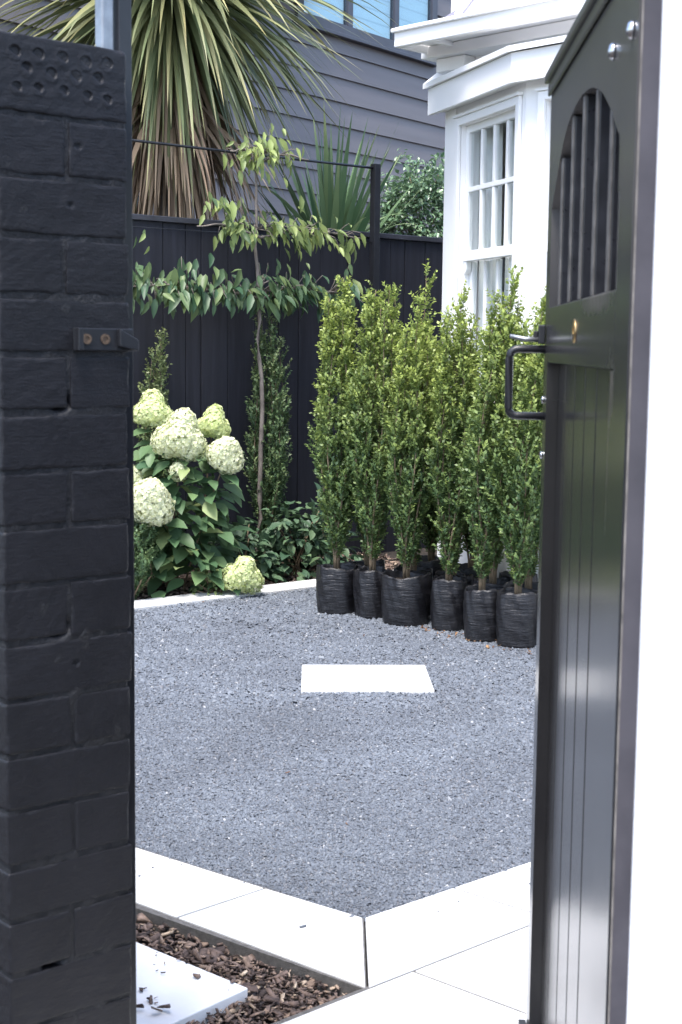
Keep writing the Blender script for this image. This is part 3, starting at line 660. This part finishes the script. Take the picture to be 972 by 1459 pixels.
for (x, y, rb, hb, H, ln, lab, grp, seed) in rows:
    r = np.random.default_rng(seed); vw, vd, vy = r.uniform(.88, 1.1), r.uniform(.82, 1.12), r.uniform(.7, 1.05); ln = (ln[0]+r.normal(0, .02), r.normal(0, .02))
    t = empty('potted_shrub', lab, 'potted shrub', (x, y, 0), None, grp); grow_bag(r, rb, hb, t)
    nst = 11 if seed < 60 else 9
    tops = [1, .9, .93, .86, .91, .8, .88, .84, .9, .78, .87] if seed not in (71,) else [1, .8, .78, .82, .76, .8, .75, .7, .79]
    tops = [q*r.uniform(.96, 1.03) if k else 1 for k, q in enumerate(tops)]
    if seed == 51: tops = [1, .97, .95, .92, .96, .9, .94]
    lv, stems = column_foliage(r, H, (.145 if seed < 60 else .135)*vw, hb-.045, nst, (.95 if seed < 60 else .85)*vy, tops=tops, lean=ln, leaf=.0198*r.uniform(.92, 1.1), dens=vd*1.25, bare=r.uniform(.09, .19))
    stems.tube([(0, 0, hb-.06), (.004, 0, hb+.1), (0, 0, hb+.3)], [.0115, .0095, .007], 7)
    stems.build('stem', M['bark'], t, smooth=True)
    F_ = Fol(); F_.add(lv); F_.build('foliage', M['lf_hedge'], t)
# box columns planted against the fence
def planted(name, x, y, H, Rm, nst, seed, lab, cat, m, yt, leaf=.02, tops=None, bare=.05, dens=1., group=None):
    r = np.random.default_rng(seed); t = empty(name, lab, cat, (x, y, -.03), None, group)
    lv, stems = column_foliage(r, H, Rm, 0, nst, yt, leaf=leaf, tops=tops, bare=bare, dens=dens)
    stems.build('stem', M['bark'], t, smooth=True); F_ = Fol(); F_.add(lv); F_.build('foliage', m, t)
planted('column_shrub', -.46, 9.14, 1.62, .15, 11, 90, 'dark narrow column shrub behind the bare espalier trunk', 'shrub', M['lf_box'], .2, tops=[1, .9, .95, .86, .92, .8, .9], dens=1.2)
planted('column_shrub', -1.11, 8.72, 1.5, .13, 8, 91, 'two-pronged olive shrub rising behind the hydrangea', 'shrub', M['lf_box'], .55, tops=[1, .93, .8, .86, .7, .9], dens=1.1)
planted('box_bush', -1.17, 7.98, .44, .2, 16, 92, 'low small-leaved bush beside the kerb at the brick wall', 'shrub', M['lf_box'], .1, leaf=.021, tops=[1, .95, .9, .8], bare=.01, dens=1.6)

# ------------------------------------------------------------------ hydrangea
hyd = empty('hydrangea', 'hydrangea with big cream and lime flower heads by the kerb', 'hydrangea', (-.92, 8.3, -.02))
H0 = np.array((-.92, 8.3, -.02)); r = np.random.default_rng(33)
heads = [((-1.082, 8.35, 1.055), .108, .11, .6, (-.1, -.2, 1)), ((-.905, 8.15, .92), .135, .15, .12, (.25, -.35, 1)), ((-.741, 8.4, .978), .092, .1, .75, (.15, -.1, 1)),
         ((-.647, 8.15, .809), .108, .115, .05, (.2, -.4, 1)), ((-.909, 8.1, .715), .052, .055, .1, (.1, -.6, 1)), ((-1.055, 7.95, .558), .135, .145, .0, (0, -.4, 1)),
         ((-1.19, 8.1, .66), .09, .11, .1, (-.2, -.3, 1)), ((-.543, 8.13, .142), .105, .11, .62, (.3, -.7, .7))]
T_FLO = ([], [])
def floret_tpl():
    v = []; f = []
    for k in range(4):
        a = k*math.pi/2; c, s = math.cos(a), math.sin(a)
        for (x, y, z) in ((0.04, 0, 0), (.3, .3, .1), (.56, 0, .06), (.3, -.3, .1)): v.append((x*c-y*s, x*s+y*c, z))
        f.append((4*k, 4*k+3, 4*k+2, 4*k+1))
    return np.array(v), [np.array(f)]
TF = floret_tpl()
stm = MB(); fo = Fol()
for (c, rx, rz, yg, ax) in heads:
    c = np.array(c)-H0; ax = np.array(ax, float); ax /= np.linalg.norm(ax)
    e1 = np.cross(ax, (1, .2, 0)); e1 /= np.linalg.norm(e1); e2 = np.cross(ax, e1)
    lobes = [(np.zeros(3), 1., 1.)]
    if yg > .1: lobes = [(ax*rz*.42, .62, .62), (np.array((-.42, -.1, -.25))*rx, .74, .62), (np.array((.38, -.15, -.38))*rx, .72, .64), (np.array((.02, -.3, -.1))*rx, .78, .7)]
    elif rx > .06: lobes = [(np.zeros(3), .88, .88), (np.array((.3, -.1, -.3))*rx, .66, .62), (np.array((-.32, -.1, .1))*rx, .66, .64), (np.array((.1, -.2, .38))*rx, .62, .56)]
    Pl, Nl = [], []
    for (lo_, sx_, sz_) in lobes:
        k_ = int(1500*(rx*sx_/.1)**2); u = unit(r, k_); lump = 1+.10*vnoise(u, 2.6, int(1000*rx+rz*77))+.06*vnoise(u, 6.5, int(700*rx+rz*99))
        wv_ = 1-.22*np.clip(u[:, 2], -.4, 1); shell = r.uniform(.86, 1.05, k_)*lump
        Pl.append(c+lo_+(u[:, :1]*e1+u[:, 1:2]*e2)*(rx*sx_*wv_*shell)[:, None]+ax*(u[:, 2]*rz*sz_*shell)[:, None])
        Nl.append(u[:, :1]*e1+u[:, 1:2]*e2+u[:, 2:]*ax*(rx/rz)+unit(r, k_)*.34)
    p, nrm = np.concatenate(Pl), np.concatenate(Nl); K = len(p)
    d = np.cross(nrm, unit(r, K)); ln = .0165*r.uniform(.75, 1.3, K)
    y = np.clip(yg+r.normal(0, .1, K), 0, 1)
    F_ = Fol(); F_.add(leaves(p, d, nrm, ln, ln, TF, y)); hd = F_.build('flower_head', M['flower'], hyd)
    MB().lathe([(rx*.2, -rz*.4), (rx*.5, -rz*.15), (rx*.45, rz*.2), (rx*.2, rz*.42)], tuple(c), 'z', 14).build('flower_core', M['flower'], hd, smooth=True)
    b0 = np.array((r.normal(0, .07), r.normal(.05, .06), 0)); mid = (b0+c)/2+np.array((0, .04, .08))
    t = np.linspace(0, 1, 9)[:, None]; pts = (1-t)**2*b0+2*t*(1-t)*mid+t*t*(c-ax*rz*.6)
    stm.tube(pts, list(np.linspace(.007, .0035, 9)), 6)
    # leaves in pairs up each stem
    for q in np.linspace(.25, .93, 9 if rx > .06 else 6):
        p0 = np.array([np.interp(q, t[:, 0], pts[:, i]) for i in range(3)]); th = r.uniform(0, 6.28)
        for s_ in (0, math.pi):
            a = th+s_; dd = np.array([[math.cos(a), math.sin(a)-.25, -.35+r.normal(0, .25)]]); l = r.uniform(.1, .165)
            fo.add(leaves([p0+dd[0]*.03], dd, np.array([[r.normal(0, .25), -.25+r.normal(0, .2), 1.]]), l, l*.62, T_OVATE, np.array([r.uniform(0, .2) if r.uniform() > .08 else .8])))
# inner mass of leaves
K = 230; a = r.uniform(0, 6.28, K); q = np.sqrt(r.uniform(.1, 1, K)); zz = r.uniform(.06, .88, K)
lim = np.interp(zz, [0, .3, .6, .9], [.30, .34, .33, .22])
p = np.stack([lim*q*np.cos(a), lim*.85*q*np.sin(a), zz], 1); dd = np.stack([np.cos(a)+r.normal(0, .5, K), np.sin(a)-.3+r.normal(0, .5, K), -.45+r.normal(0, .3, K)], 1)
l = r.uniform(.1, .17, K); fo.add(leaves(p, dd, np.stack([r.normal(0, .3, K), -.35+r.normal(0, .3, K), np.ones(K)], 1), l, l*.6, T_OVATE, np.where(r.uniform(0, 1, K) < .07, .8, r.uniform(0, .18, K))))
stm.build('stem', M['bark'], hyd, smooth=True); fo.build('foliage', M['lf_hyd'], hyd, smooth=True)

# low broad-leaved plants along the bed
def leafy(name, x, y, rx, ry, h, K, leaf, seed, lab, cat, m, yng=.05, z0=-.02, az=50, rad=None):
    r = np.random.default_rng(seed); t = empty(name, lab, cat, (x, y, z0), az)
    u = unit(r, K); q = r.uniform(.45, 1, K)**.6; u[:, 2] = np.abs(u[:, 2])
    p = np.stack([u[:, 0]*rx*q, u[:, 1]*ry*q, .03+u[:, 2]*h*q], 1); p *= (1+(.13 if rad is None else rad)*vnoise(u, 4.2, seed))[:, None]
    d = u*np.array((1, 1, .2))+np.array((0, 0, -.3))+r.normal(0, .45, (K, 3)); nn = u*.5+np.array((0, 0, .8))+r.normal(0, .3, (K, 3))
    l = leaf*np.exp(r.normal(0, .22, K)); F_ = Fol(); F_.add(leaves(p, d, nn, l, l*.62, T_OVATE, np.clip(yng+r.normal(0, .12, K), 0, 1))); F_.build('foliage', m, t, smooth=True)
    s = MB()
    for i in range(0, K, max(1, K//14)): s.tube([(r.normal(0, .03), r.normal(0, .03), 0), tuple(p[i]*np.array((.5, .5, .7))), tuple(p[i])], [.006, .0045, .003], 5)
    s.build('stem', M['bark'], t, smooth=True); return t
leafy('broadleaf_plant', -.27, 8.98, .32, .24, .46, 480, .074, 41, 'dark broad-leaved plant between the espalier trunk and first bag', 'plant', M['lf_low'])
leafy('broadleaf_plant', -.58, 8.72, .28, .22, .36, 340, .072, 42, 'low dark plant at the foot of the espalier trunk', 'plant', M['lf_low'])
leafy('broadleaf_plant', -.08, 9.25, .25, .2, .5, 200, .07, 43, 'dark broad-leaved plant behind the first potted shrub', 'plant', M['lf_low'])
leafy('seedling', -.72, 8.17, .12, .1, .2, 90, .042, 44, 'small pale-tipped seedling under the hydrangea beside its lowest bloom', 'plant', M['lf_box'], .35)

# litter by the bags
P = np.stack([rng.uniform(.25, 1.0, 90), np.zeros(90)], 1); P[:, 1] = 7.75-1.02*(P[:, 0])-.02-rng.uniform(0, 1, 90)**2*.22
Va, Fa = chunks(P, rng.uniform(.003, .007, 90), rng.uniform(.008, .022, 90), .12)
Ps = np.stack([rng.uniform(-.9, .9, 22), rng.uniform(3.5, 8.0, 22)], 1); Ps = Ps[np.abs(Ps[:, 0]) < .13*Ps[:, 1]]
Vb, Fb = chunks(Ps, np.full(len(Ps), .006), rng.uniform(.006, .016, len(Ps)), .12)
Pq = np.concatenate([Cn+dL*rng.uniform(0, .9, 26)[:, None]+wL*(rng.uniform(0, 1, 26)**3*.2)[:, None], Cn+dR*rng.uniform(0, .7, 22)[:, None]+pd*(rng.uniform(0, 1, 22)**3*.22)[:, None]])
Vc, Fc = chunks(Pq, np.full(len(Pq), .0085), rng.uniform(.004, .008, len(Pq)), .5)
link('stray_chips', npmesh('stray_chips', Vc, [Fc]), M['chips'], kind='stuff')
Fb = Fb+len(Va); Fa = np.concatenate([Fa, Fb]); Va = np.concatenate([Va, Vb])
link('leaf_litter', npmesh('leaf_litter', Va, [Fa]), M['litter'], kind='stuff')

# ------------------------------------------------------------------ strap-leaved trees behind the fence
def blades(r, K, c, Lr, wid, zdir, droop, yng, keep=None, seg=9, spread=1.):
    V = []; F = []; Y = []; n = 0
    for k in range(K):
        az = r.uniform(0, 6.28); el = r.uniform(*zdir); l = r.uniform(*Lr); w = wid*r.uniform(.75, 1.2)
        d = np.array([math.cos(az)*math.cos(el), math.sin(az)*math.cos(el), math.sin(el)]); p = c+d*.05*r.uniform(0, 1.5)+np.array((0, 0, r.uniform(-.14, .08))); pts = [p]
        g_ = droop*r.uniform(.5, 1.5)
        for s in range(seg):
            d = d+np.array((0, 0, -g_*(s+1)/seg/seg*2)); d /= np.linalg.norm(d); p = p+d*l/seg; pts.append(p)
        pts = np.array(pts)
        if keep is not None and not keep(pts): continue
        side = np.cross(pts[1]-pts[0]+np.array((0, 0, 1e-3)), (0, 0, 1)); side = side/np.linalg.norm(side) if np.linalg.norm(side) > 1e-6 else np.array((1., 0, 0))
        tw_ = r.normal(0, .5); side = side*math.cos(tw_)+np.cross(side, d)*math.sin(tw_)
        u = np.linspace(0, 1, seg+1); ww = w*.5*np.minimum(1, .55+u*2.)*np.clip((1-u)*1.8, 0, 1)**.9
        fold = np.cross(side, d)*.12
        v = np.stack([pts-side*ww[:, None]+fold*ww[:, None], pts, pts+side*ww[:, None]+fold*ww[:, None]], 1).reshape(-1, 3)
        i = np.arange(seg)[:, None]*3+n
        F.append(np.concatenate([np.concatenate([i, i+1, i+4, i+3], 1), np.concatenate([i+1, i+2, i+5, i+4], 1)])); V.append(v); n += len(v)
        y0 = np.clip(yng+r.normal(0, .2), 0, 1); Y.append(np.repeat(np.clip(y0*.35+.85*y0*u**1.5+(.5*(u > .8) if r.uniform() < .4 else 0), 0, 1), 3))
    return np.concatenate(V), [np.concatenate(F)], np.concatenate(Y)
cab = empty('cabbage_tree', 'large cabbage tree with drooping strap leaves above the fence', 'tree', (-1.18, 10.0, 0))
r = np.random.default_rng(8); cc = np.array((0, 0, 3.92))
wn = np.array((.809, -.588, 0)); wp = np.array((-1.02, 12.5, 0))-np.array((-1.24, 10.0, 0))
keep = lambda pts: True
F_ = Fol(); F_.add(blades(r, 780, cc, (1.0, 1.72), .043, (-1.3, .5), .55, .24)); F_.add(blades(r, 90, cc, (.9, 1.3), .052, (.3, 1.4), .5, .15)); F_.build('crown', M['lf_cab'], cab, smooth=True)
F_ = Fol(); F_.add(blades(r, 330, cc+np.array((0, 0, -.75)), (.75, 1.25), .034, (-1.5, -.5), .9, .35)); F_.add(blades(r, 170, cc+np.array((0, 0, -.2)), (1.1, 1.7), .034, (-1.53, -1.0), .9, .35)); F_.build('dead_skirt', M['lf_dead'], cab, smooth=True)
MB().tube([(.03, 0, -.06), (.05, .02, 1.2), (0, 0, 2.6), (0, 0, 4.0)], [.14, .11, .1, .08], 10).build('trunk', M['treebark'], cab, smooth=True)
flx = empty('flax_plant', 'upright green strap-leaved plant behind the fence by the black post', 'plant', (-.08, 11.0, 0))
r = np.random.default_rng(12); F_ = Fol(); F_.add(blades(r, 80, np.array((0, 0, 1.9)), (.85, 1.3), .052, (.9, 1.5), .16, .12)); F_.add(blades(r, 70, np.array((0, 0, 1.95)), (.6, 1.0), .036, (.1, .95), .75, .2)); F_.build('crown', M['lf_flax'], flx, smooth=True)
MB().tube([(0, 0, -.06), (.02, 0, 1), (0, 0, 1.95)], [.07, .06, .05], 8).build('trunk', M['treebark'], flx, smooth=True)
bs = leafy('evergreen_bush', .62, 11.8, .43, .4, .70, 5200, .04, 45, 'bushy glossy green shrub behind the fence beside the white house', 'shrub', M['lf_bush'], .15, 2.2, rad=.42)
MB().tube([(0, 0, -2.26), (0, 0, -1), (0, 0, .15)], [.05, .04, .03], 8).build('trunk', M['treebark'], bs, smooth=True)

# ------------------------------------------------------------------ neighbour's dark weatherboard house
NX, NY, NA = .634, 15.0, 36
nb = empty('weatherboard_house', 'charcoal weatherboard house with a wide dark-framed upper window', 'house', (NX, NY, 0), NA)
wb = MB(); ex = .224; zz = -.06
wx0, wx1, wz0 = -1.75, .42, 4.46
while zz < 6.6:
    def lap(a, c):
        wb.add([(a, 0, zz), (c, 0, zz), (c, .022, zz+ex+.004), (a, .022, zz+ex+.004), (a, .05, zz), (c, .05, zz), (c, .05, zz+ex+.004), (a, .05, zz+ex+.004)], [(0, 1, 2, 3), (0, 4, 5, 1), (0, 3, 7, 4), (1, 5, 6, 2), (4, 7, 6, 5), (3, 2, 6, 7)])
    if wz0-ex*.5 < zz < 6.1: lap(-9, wx0-.1); lap(wx1+.1, 4)
    else: lap(-9, 4)
    zz += ex
wb.build('wall', M['board'], nb)
MB().box(-9, 4, .051, .25, -.06, 6.6).build('wall_core', M['board'], nb)
wf = MB().box(wx0-.1, wx1+.1, -.035, .05, wz0-.09, wz0).box(wx0-.12, wx1+.12, -.06, .03, wz0-.125, wz0-.091).box(wx0-.1, wx1+.1, -.03, .05, 6.0, 6.1)
wins = [(wx0, -1.06), (-.98, -.27), (-.19, wx1)]
for a in (wx0-.1, -1.06, -.27, wx1): wf.box(a+.001, a+(.099 if a in (wx0-.1, wx1) else .079), -.03, .05, wz0+.001, 5.999)
wo = wf.build('window', M['joinery'], nb, bevel=.004)
for a, c in wins:
    MB().box(a, c, .0, .006, wz0+.001, 5.999).build('pane', M['bluglass'], wo); MB().box(a, c, .03, .034, wz0+.001, 5.999).build('reflection_sheet', M['reflection_sheet'], wo)  # pale sheet added behind each pane, painted as its reflection
MB().box(-3.2, -1.62, -.42, -.001, 4.62, 4.72).build('window_hood', M['joinery'], nb, bevel=.005)

# ------------------------------------------------------------------ white villa with its bay window
vil = empty('white_villa', 'white painted villa with an angled bay sash window', 'house', (.622, 8.7, 0))
A1, A2 = 161.5, 136.
P0 = np.array((.622, 8.7)); F1 = frame(*P0, A1); e = np.array(F1(1.038, 0, 0)[:2]); F2 = frame(*e, A2); g2 = np.array(F2(1.5, 0, 0)[:2])
A3 = 110.5; F3 = frame(*g2, A3); g3 = np.array(F3(1.038, 0, 0)[:2]); FM = frame(*P0, A2)
WT = 2.81
def wallgap(T, Ln, wins, name):
    b_ = MB(); x = 0
    for (a, c, z0, z1) in wins:
        b_.box(x, a, .0, .12, -.06, WT, T); b_.box(a, c, 0, .12, -.06, z0, T); b_.box(a, c, 0, .12, z1, WT, T); x = c
    b_.box(x, Ln, 0, .12, -.06, WT, T); return b_.build(name, M['white'], vil, world=True)
w1 = (.19, .955, 1.02, 2.70); w2 = (.14, 1.36, 1.02, 2.70)
wallgap(F1, 1.036, [w1], 'bay_wall'); wallgap(F2, 1.5, [w2], 'bay_wall'); MB().box(0.002, 1.036, 0, .12, -.06, WT, F3).build('bay_wall', M['white'], vil, world=True)
def sash(T, a, c, z0, z1, cols, zm, zt):
    fr_ = MB()
    # architrave proud of the wall
    fr_.box(a-.045, a-.001, -.022, -.002, z0-.05, z1+.045, T).box(c+.001, c+.045, -.022, -.002, z0-.05, z1+.045, T).box(a, c, -.022, -.002, z1+.001, z1+.045, T).box(a-.06, c+.06, -.06, -.002, z0-.05, z0-.005, T)
    fr_.box(a-.055, c+.055, -.034, -.002, z1+.046, z1+.062, T)
    wo = fr_.build('window', M['white'], vil, world=True, bevel=.003)
    s = MB(); t_ = .042
    s.box(a+.002, a+t_, .03, .065, zm, z1, T).box(c-t_, c-.002, .03, .065, zm, z1, T).box(a+t_, c-t_, .03, .065, z1-t_, z1, T).box(a+.002, c-.002, .024, .068, zm-.028, zm+.03, T)
    s.box(a+t_, c-t_, .032, .06, zt-.014, zt+.014, T)
    wd = (c-a-2*t_)/cols
    for k in range(1, cols): s.box(a+t_+k*wd-.014, a+t_+k*wd+.014, .07, .098, z0+.071, zm-.031, T)
    for k in range(1, cols): s.box(a+t_+k*wd-.014, a+t_+k*wd+.014, .034, .062, zm+.031, zt-.0145, T).box(a+t_+k*wd-.014, a+t_+k*wd+.014, .034, .062, zt+.0145, z1-t_-.001, T)
    s.box(a+.002, a+t_, .068, .1, z0, zm-.03, T).box(c-t_, c-.002, .068, .1, z0, zm-.03, T).box(a+t_, c-t_, .068, .1, z0, z0+.07, T)
    for x0, x1 in ((a+.002, a+t_), (c-t_, c-.002)): s.prism([(x0, .03, zm-.0285), (x1, .03, zm-.0285), (x1-.004, .03, zm-.075), ((x0+x1)/2, .03, zm-.1), (x0+.004, .03, zm-.075)], (0, .034, 0), T)
    s.build('sash', M['white'], wo, world=True, bevel=.003)
    MB().box(a+.003, c-.003, .045, .048, zm+.031, z1-.043, T).build('pane', M['glass'], wo, world=True); MB().box(a+.003, c-.003, .082, .085, z0+.071, zm-.031, T).build('pane', M['glass'], wo, world=True)
    # curtains hanging in folds
    n = 90; v = []; f = []; x = np.linspace(a-.02, c+.02, n)
    r = np.random.default_rng(int(c*100)); 
    for i, xx in enumerate(x):
        y = .155+.028*math.sin(xx*46+1.5*math.sin(xx*9))+.012*math.sin(xx*120)
        v += [T(xx, y, z0-.1), T(xx+.01*math.sin(xx*60), y+.01, (z0+z1)/2), T(xx, y*.95+.01, z1+.02)]
    for i in range(n-1): 
        f += [(3*i, 3*i+3, 3*i+4, 3*i+1), (3*i+1, 3*i+4, 3*i+5, 3*i+2)]
    # leave a gap in the folds on the upper part
    cu = MB().add(v, [q for k, q in enumerate(f) if not (.30*n < (k//2) < .42*n)]).build('curtain', M['curtain'], wo, world=True, smooth=True)
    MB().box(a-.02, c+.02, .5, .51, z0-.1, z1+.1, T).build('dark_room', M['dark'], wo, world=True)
sash(F1, w1[0], w1[1], w1[2], w1[3], 4, 1.955, 2.335); sash(F2, w2[0], w2[1], w2[2], w2[3], 6, 1.955, 2.335)
# corner boards
MB().box(-.03, .125, -.012, -.001, -.06, WT-.001, F1).build('corner_board', M['white'], vil, world=True, bevel=.003)
# fascia round the bay: offset polygon
def off(d):
    out = []
    for (o_, az_) in ((P0, A1), (e, A2), (g2, A3)):
        T = frame(o_[0], o_[1], az_); p = np.array(T(0, -d, 0)[:2]); q = np.array(T(1, -d, 0)[:2]); out.append((p, q-p))
    s = np.array(frame(*P0, A1)(-.09*(d/.1), -d, 0)[:2]); i1 = li(out[0][0], out[0][1], out[1][0], out[1][1]); i2 = li(out[1][0], out[1][1], out[2][0], out[2][1]); en = np.array(frame(g2[0], g2[1], A3)(1.1, -d, 0)[:2])
    return [s, i1, i2, en]
o1, o0 = off(.1), off(.075); o2 = off(.125)
fa = MB()
for k in range(3): fa.prism([(*o1[k], 2.795), (*o1[k+1], 2.795), (*o0[k+1], 2.795), (*o0[k], 2.795)], (0, 0, .15))
fa.build('fascia', M['white'], vil, world=True)
back = [np.array(FM(-.04, .02, 0)[:2]), np.array(FM(2.9, .02, 0)[:2])]
so = MB(); so.slab([tuple(p) for p in (o0[0], o0[1], o0[2], o0[3], back[1], back[0])], 2.811, 2.83); so.build('soffit', M['white'], vil, world=True)
lid = MB(); pl_ = [(*p, 2.947) for p in o2]+[(*back[1], 3.06), (*back[0], 3.06)]
lid.add([*pl_, *[(x, y, z+.03) for x, y, z in pl_]], [(0, 1, 4, 5), (1, 2, 4), (2, 3, 4), (6, 11, 10, 7), (7, 10, 8), (8, 10, 9), (0, 6, 7, 1), (1, 7, 8, 2), (2, 8, 9, 3), (3, 9, 10, 4), (4, 10, 11, 5), (5, 11, 6, 0)])
lid.build('bay_roof', M['white'], vil, world=True)
# main wall above, boxed eave, gutter
MB().box(0, 5, .0, .12, 2.84, 3.9, FM).build('main_wall', M['white'], vil, world=True)
MB().box(0, 5, .46, .58, -.06, 2.83, FM).box(0, .12, .1, 4, -.06, 3.1, FM).build('inner_wall', M['white'], vil, world=True)
MB().box(-.095, 5, -.15, 4, 3.10, 3.165, FM).build('boxed_eave', M['white'], vil, world=True, bevel=.004)
MB().box(-.035, 5, -.36, 4, 3.168, 3.18, FM).build('eave_soffit', M['white'], vil, world=True)
MB().box(-.065, 5, -.41, -.361, 3.125, 3.235, FM).box(-.065, -.04, -.36, 4, 3.125, 3.235, FM).box(-.075, 5, -.43, -.411, 3.205, 3.228, FM).build('gutter', M['white'], vil, world=True, bevel=.006)
MB().box(-.02, .2, -.1, -.001, 3.02, 3.098, FM).box(.12, .16, -.33, -.155, 3.14, 3.166, FM).build('eave_bracket', M['white'], vil, world=True, bevel=.006)
# hip roof
rz = 3.225; mI = Matrix.Identity(3); tp = .93
rf = MB(); a_, b2, c2, d2 = FM(.2, -.36, rz), FM(6, -.36, rz), FM(6-1, 2.6, rz+2.96*tp), FM(.2+2.96, 2.6, rz+2.96*tp); e2 = FM(.2, 5.5, rz)
th = (0, 0, -.03)
rf.add([a_, b2, c2, d2, e2]+[tuple(x+y for x, y in zip(p, th)) for p in (a_, b2, c2, d2, e2)], [(0, 1, 2, 3), (0, 3, 4), (5, 8, 7, 6), (5, 9, 8), (0, 5, 6, 1), (0, 4, 9, 5)])
rf.build('roof', M['roof'], vil, world=True)
# projecting gable: barge board and boarded gable face
gm = MB(); s0_ = .40; gp = math.tan(R(41)); half = 1.9
for sgn in (0, 1):
    x0_ = s0_ if sgn == 0 else s0_+2*half; k = 1 if sgn == 0 else -1
    gm.prism([(x0_, -.40, 3.235), (x0_+k*half, -.40, 3.235+half*gp), (x0_+k*half, -.40, 3.235+half*gp+.26), (x0_-k*.02, -.40, 3.245)], (0, .03, 0), FM)
gm.build('barge_board', M['white'], vil, world=True)
MB().prism([(s0_, -.355, 3.236), (s0_+2*half, -.355, 3.236), (s0_+half, -.355, 3.236+half*gp)], (0, .06, 0), FM).build('gable', M['white'], vil, world=True)

# ------------------------------------------------------------------ light, sky, camera
AZ, EL = R(203), R(68)
world = bpy.data.worlds.new('World'); sc.world = world; world.use_nodes = True; nt = world.node_tree
sk = nt.nodes.new('ShaderNodeTexSky'); sk.sky_type = 'NISHITA'; sk.sun_disc = False; sk.sun_elevation = EL; sk.sun_rotation = AZ; sk.air_density = 1.0; sk.dust_density = 2.5; sk.ozone_density = 1.0
bg = nt.nodes['Background']; bg.inputs[1].default_value = .13; nt.links.new(sk.outputs[0], bg.inputs[0])
ld = bpy.data.lights.new('sun', 'SUN'); ld.energy = 1.45; ld.angle = R(18); ld.color = (1, .97, .93); lo = bpy.data.objects.new('sun', ld); COL.objects.link(lo)
sd = Vector((math.sin(AZ)*math.cos(EL), math.cos(AZ)*math.cos(EL), math.sin(EL))); lo.rotation_euler = (-sd).to_track_quat('-Z', 'Y').to_euler()
cd = bpy.data.cameras.new('camera'); cam = bpy.data.objects.new('camera', cd); COL.objects.link(cam); sc.camera = cam
cam.location = (0, 0, 1.42); cam.rotation_euler = (R(90-6.52), R(-.65), 0)
cd.sensor_fit = 'VERTICAL'; cd.sensor_height = 36; cd.sensor_width = 36; cd.lens = 36*2050/1459; cd.clip_start = .05; cd.clip_end = 2000
cd.dof.use_dof = True; cd.dof.focus_distance = 7.2; cd.dof.aperture_fstop = 13
sc.view_settings.view_transform = 'Standard'; sc.view_settings.look = 'None'; sc.view_settings.exposure = 2.0; sc.view_settings.gamma = 1; sc.view_settings.use_curve_mapping = False
sc.render.engine = 'CYCLES'; sc.cycles.max_bounces = 8; sc.cycles.transparent_max_bounces = 16; sc.cycles.use_denoising = True
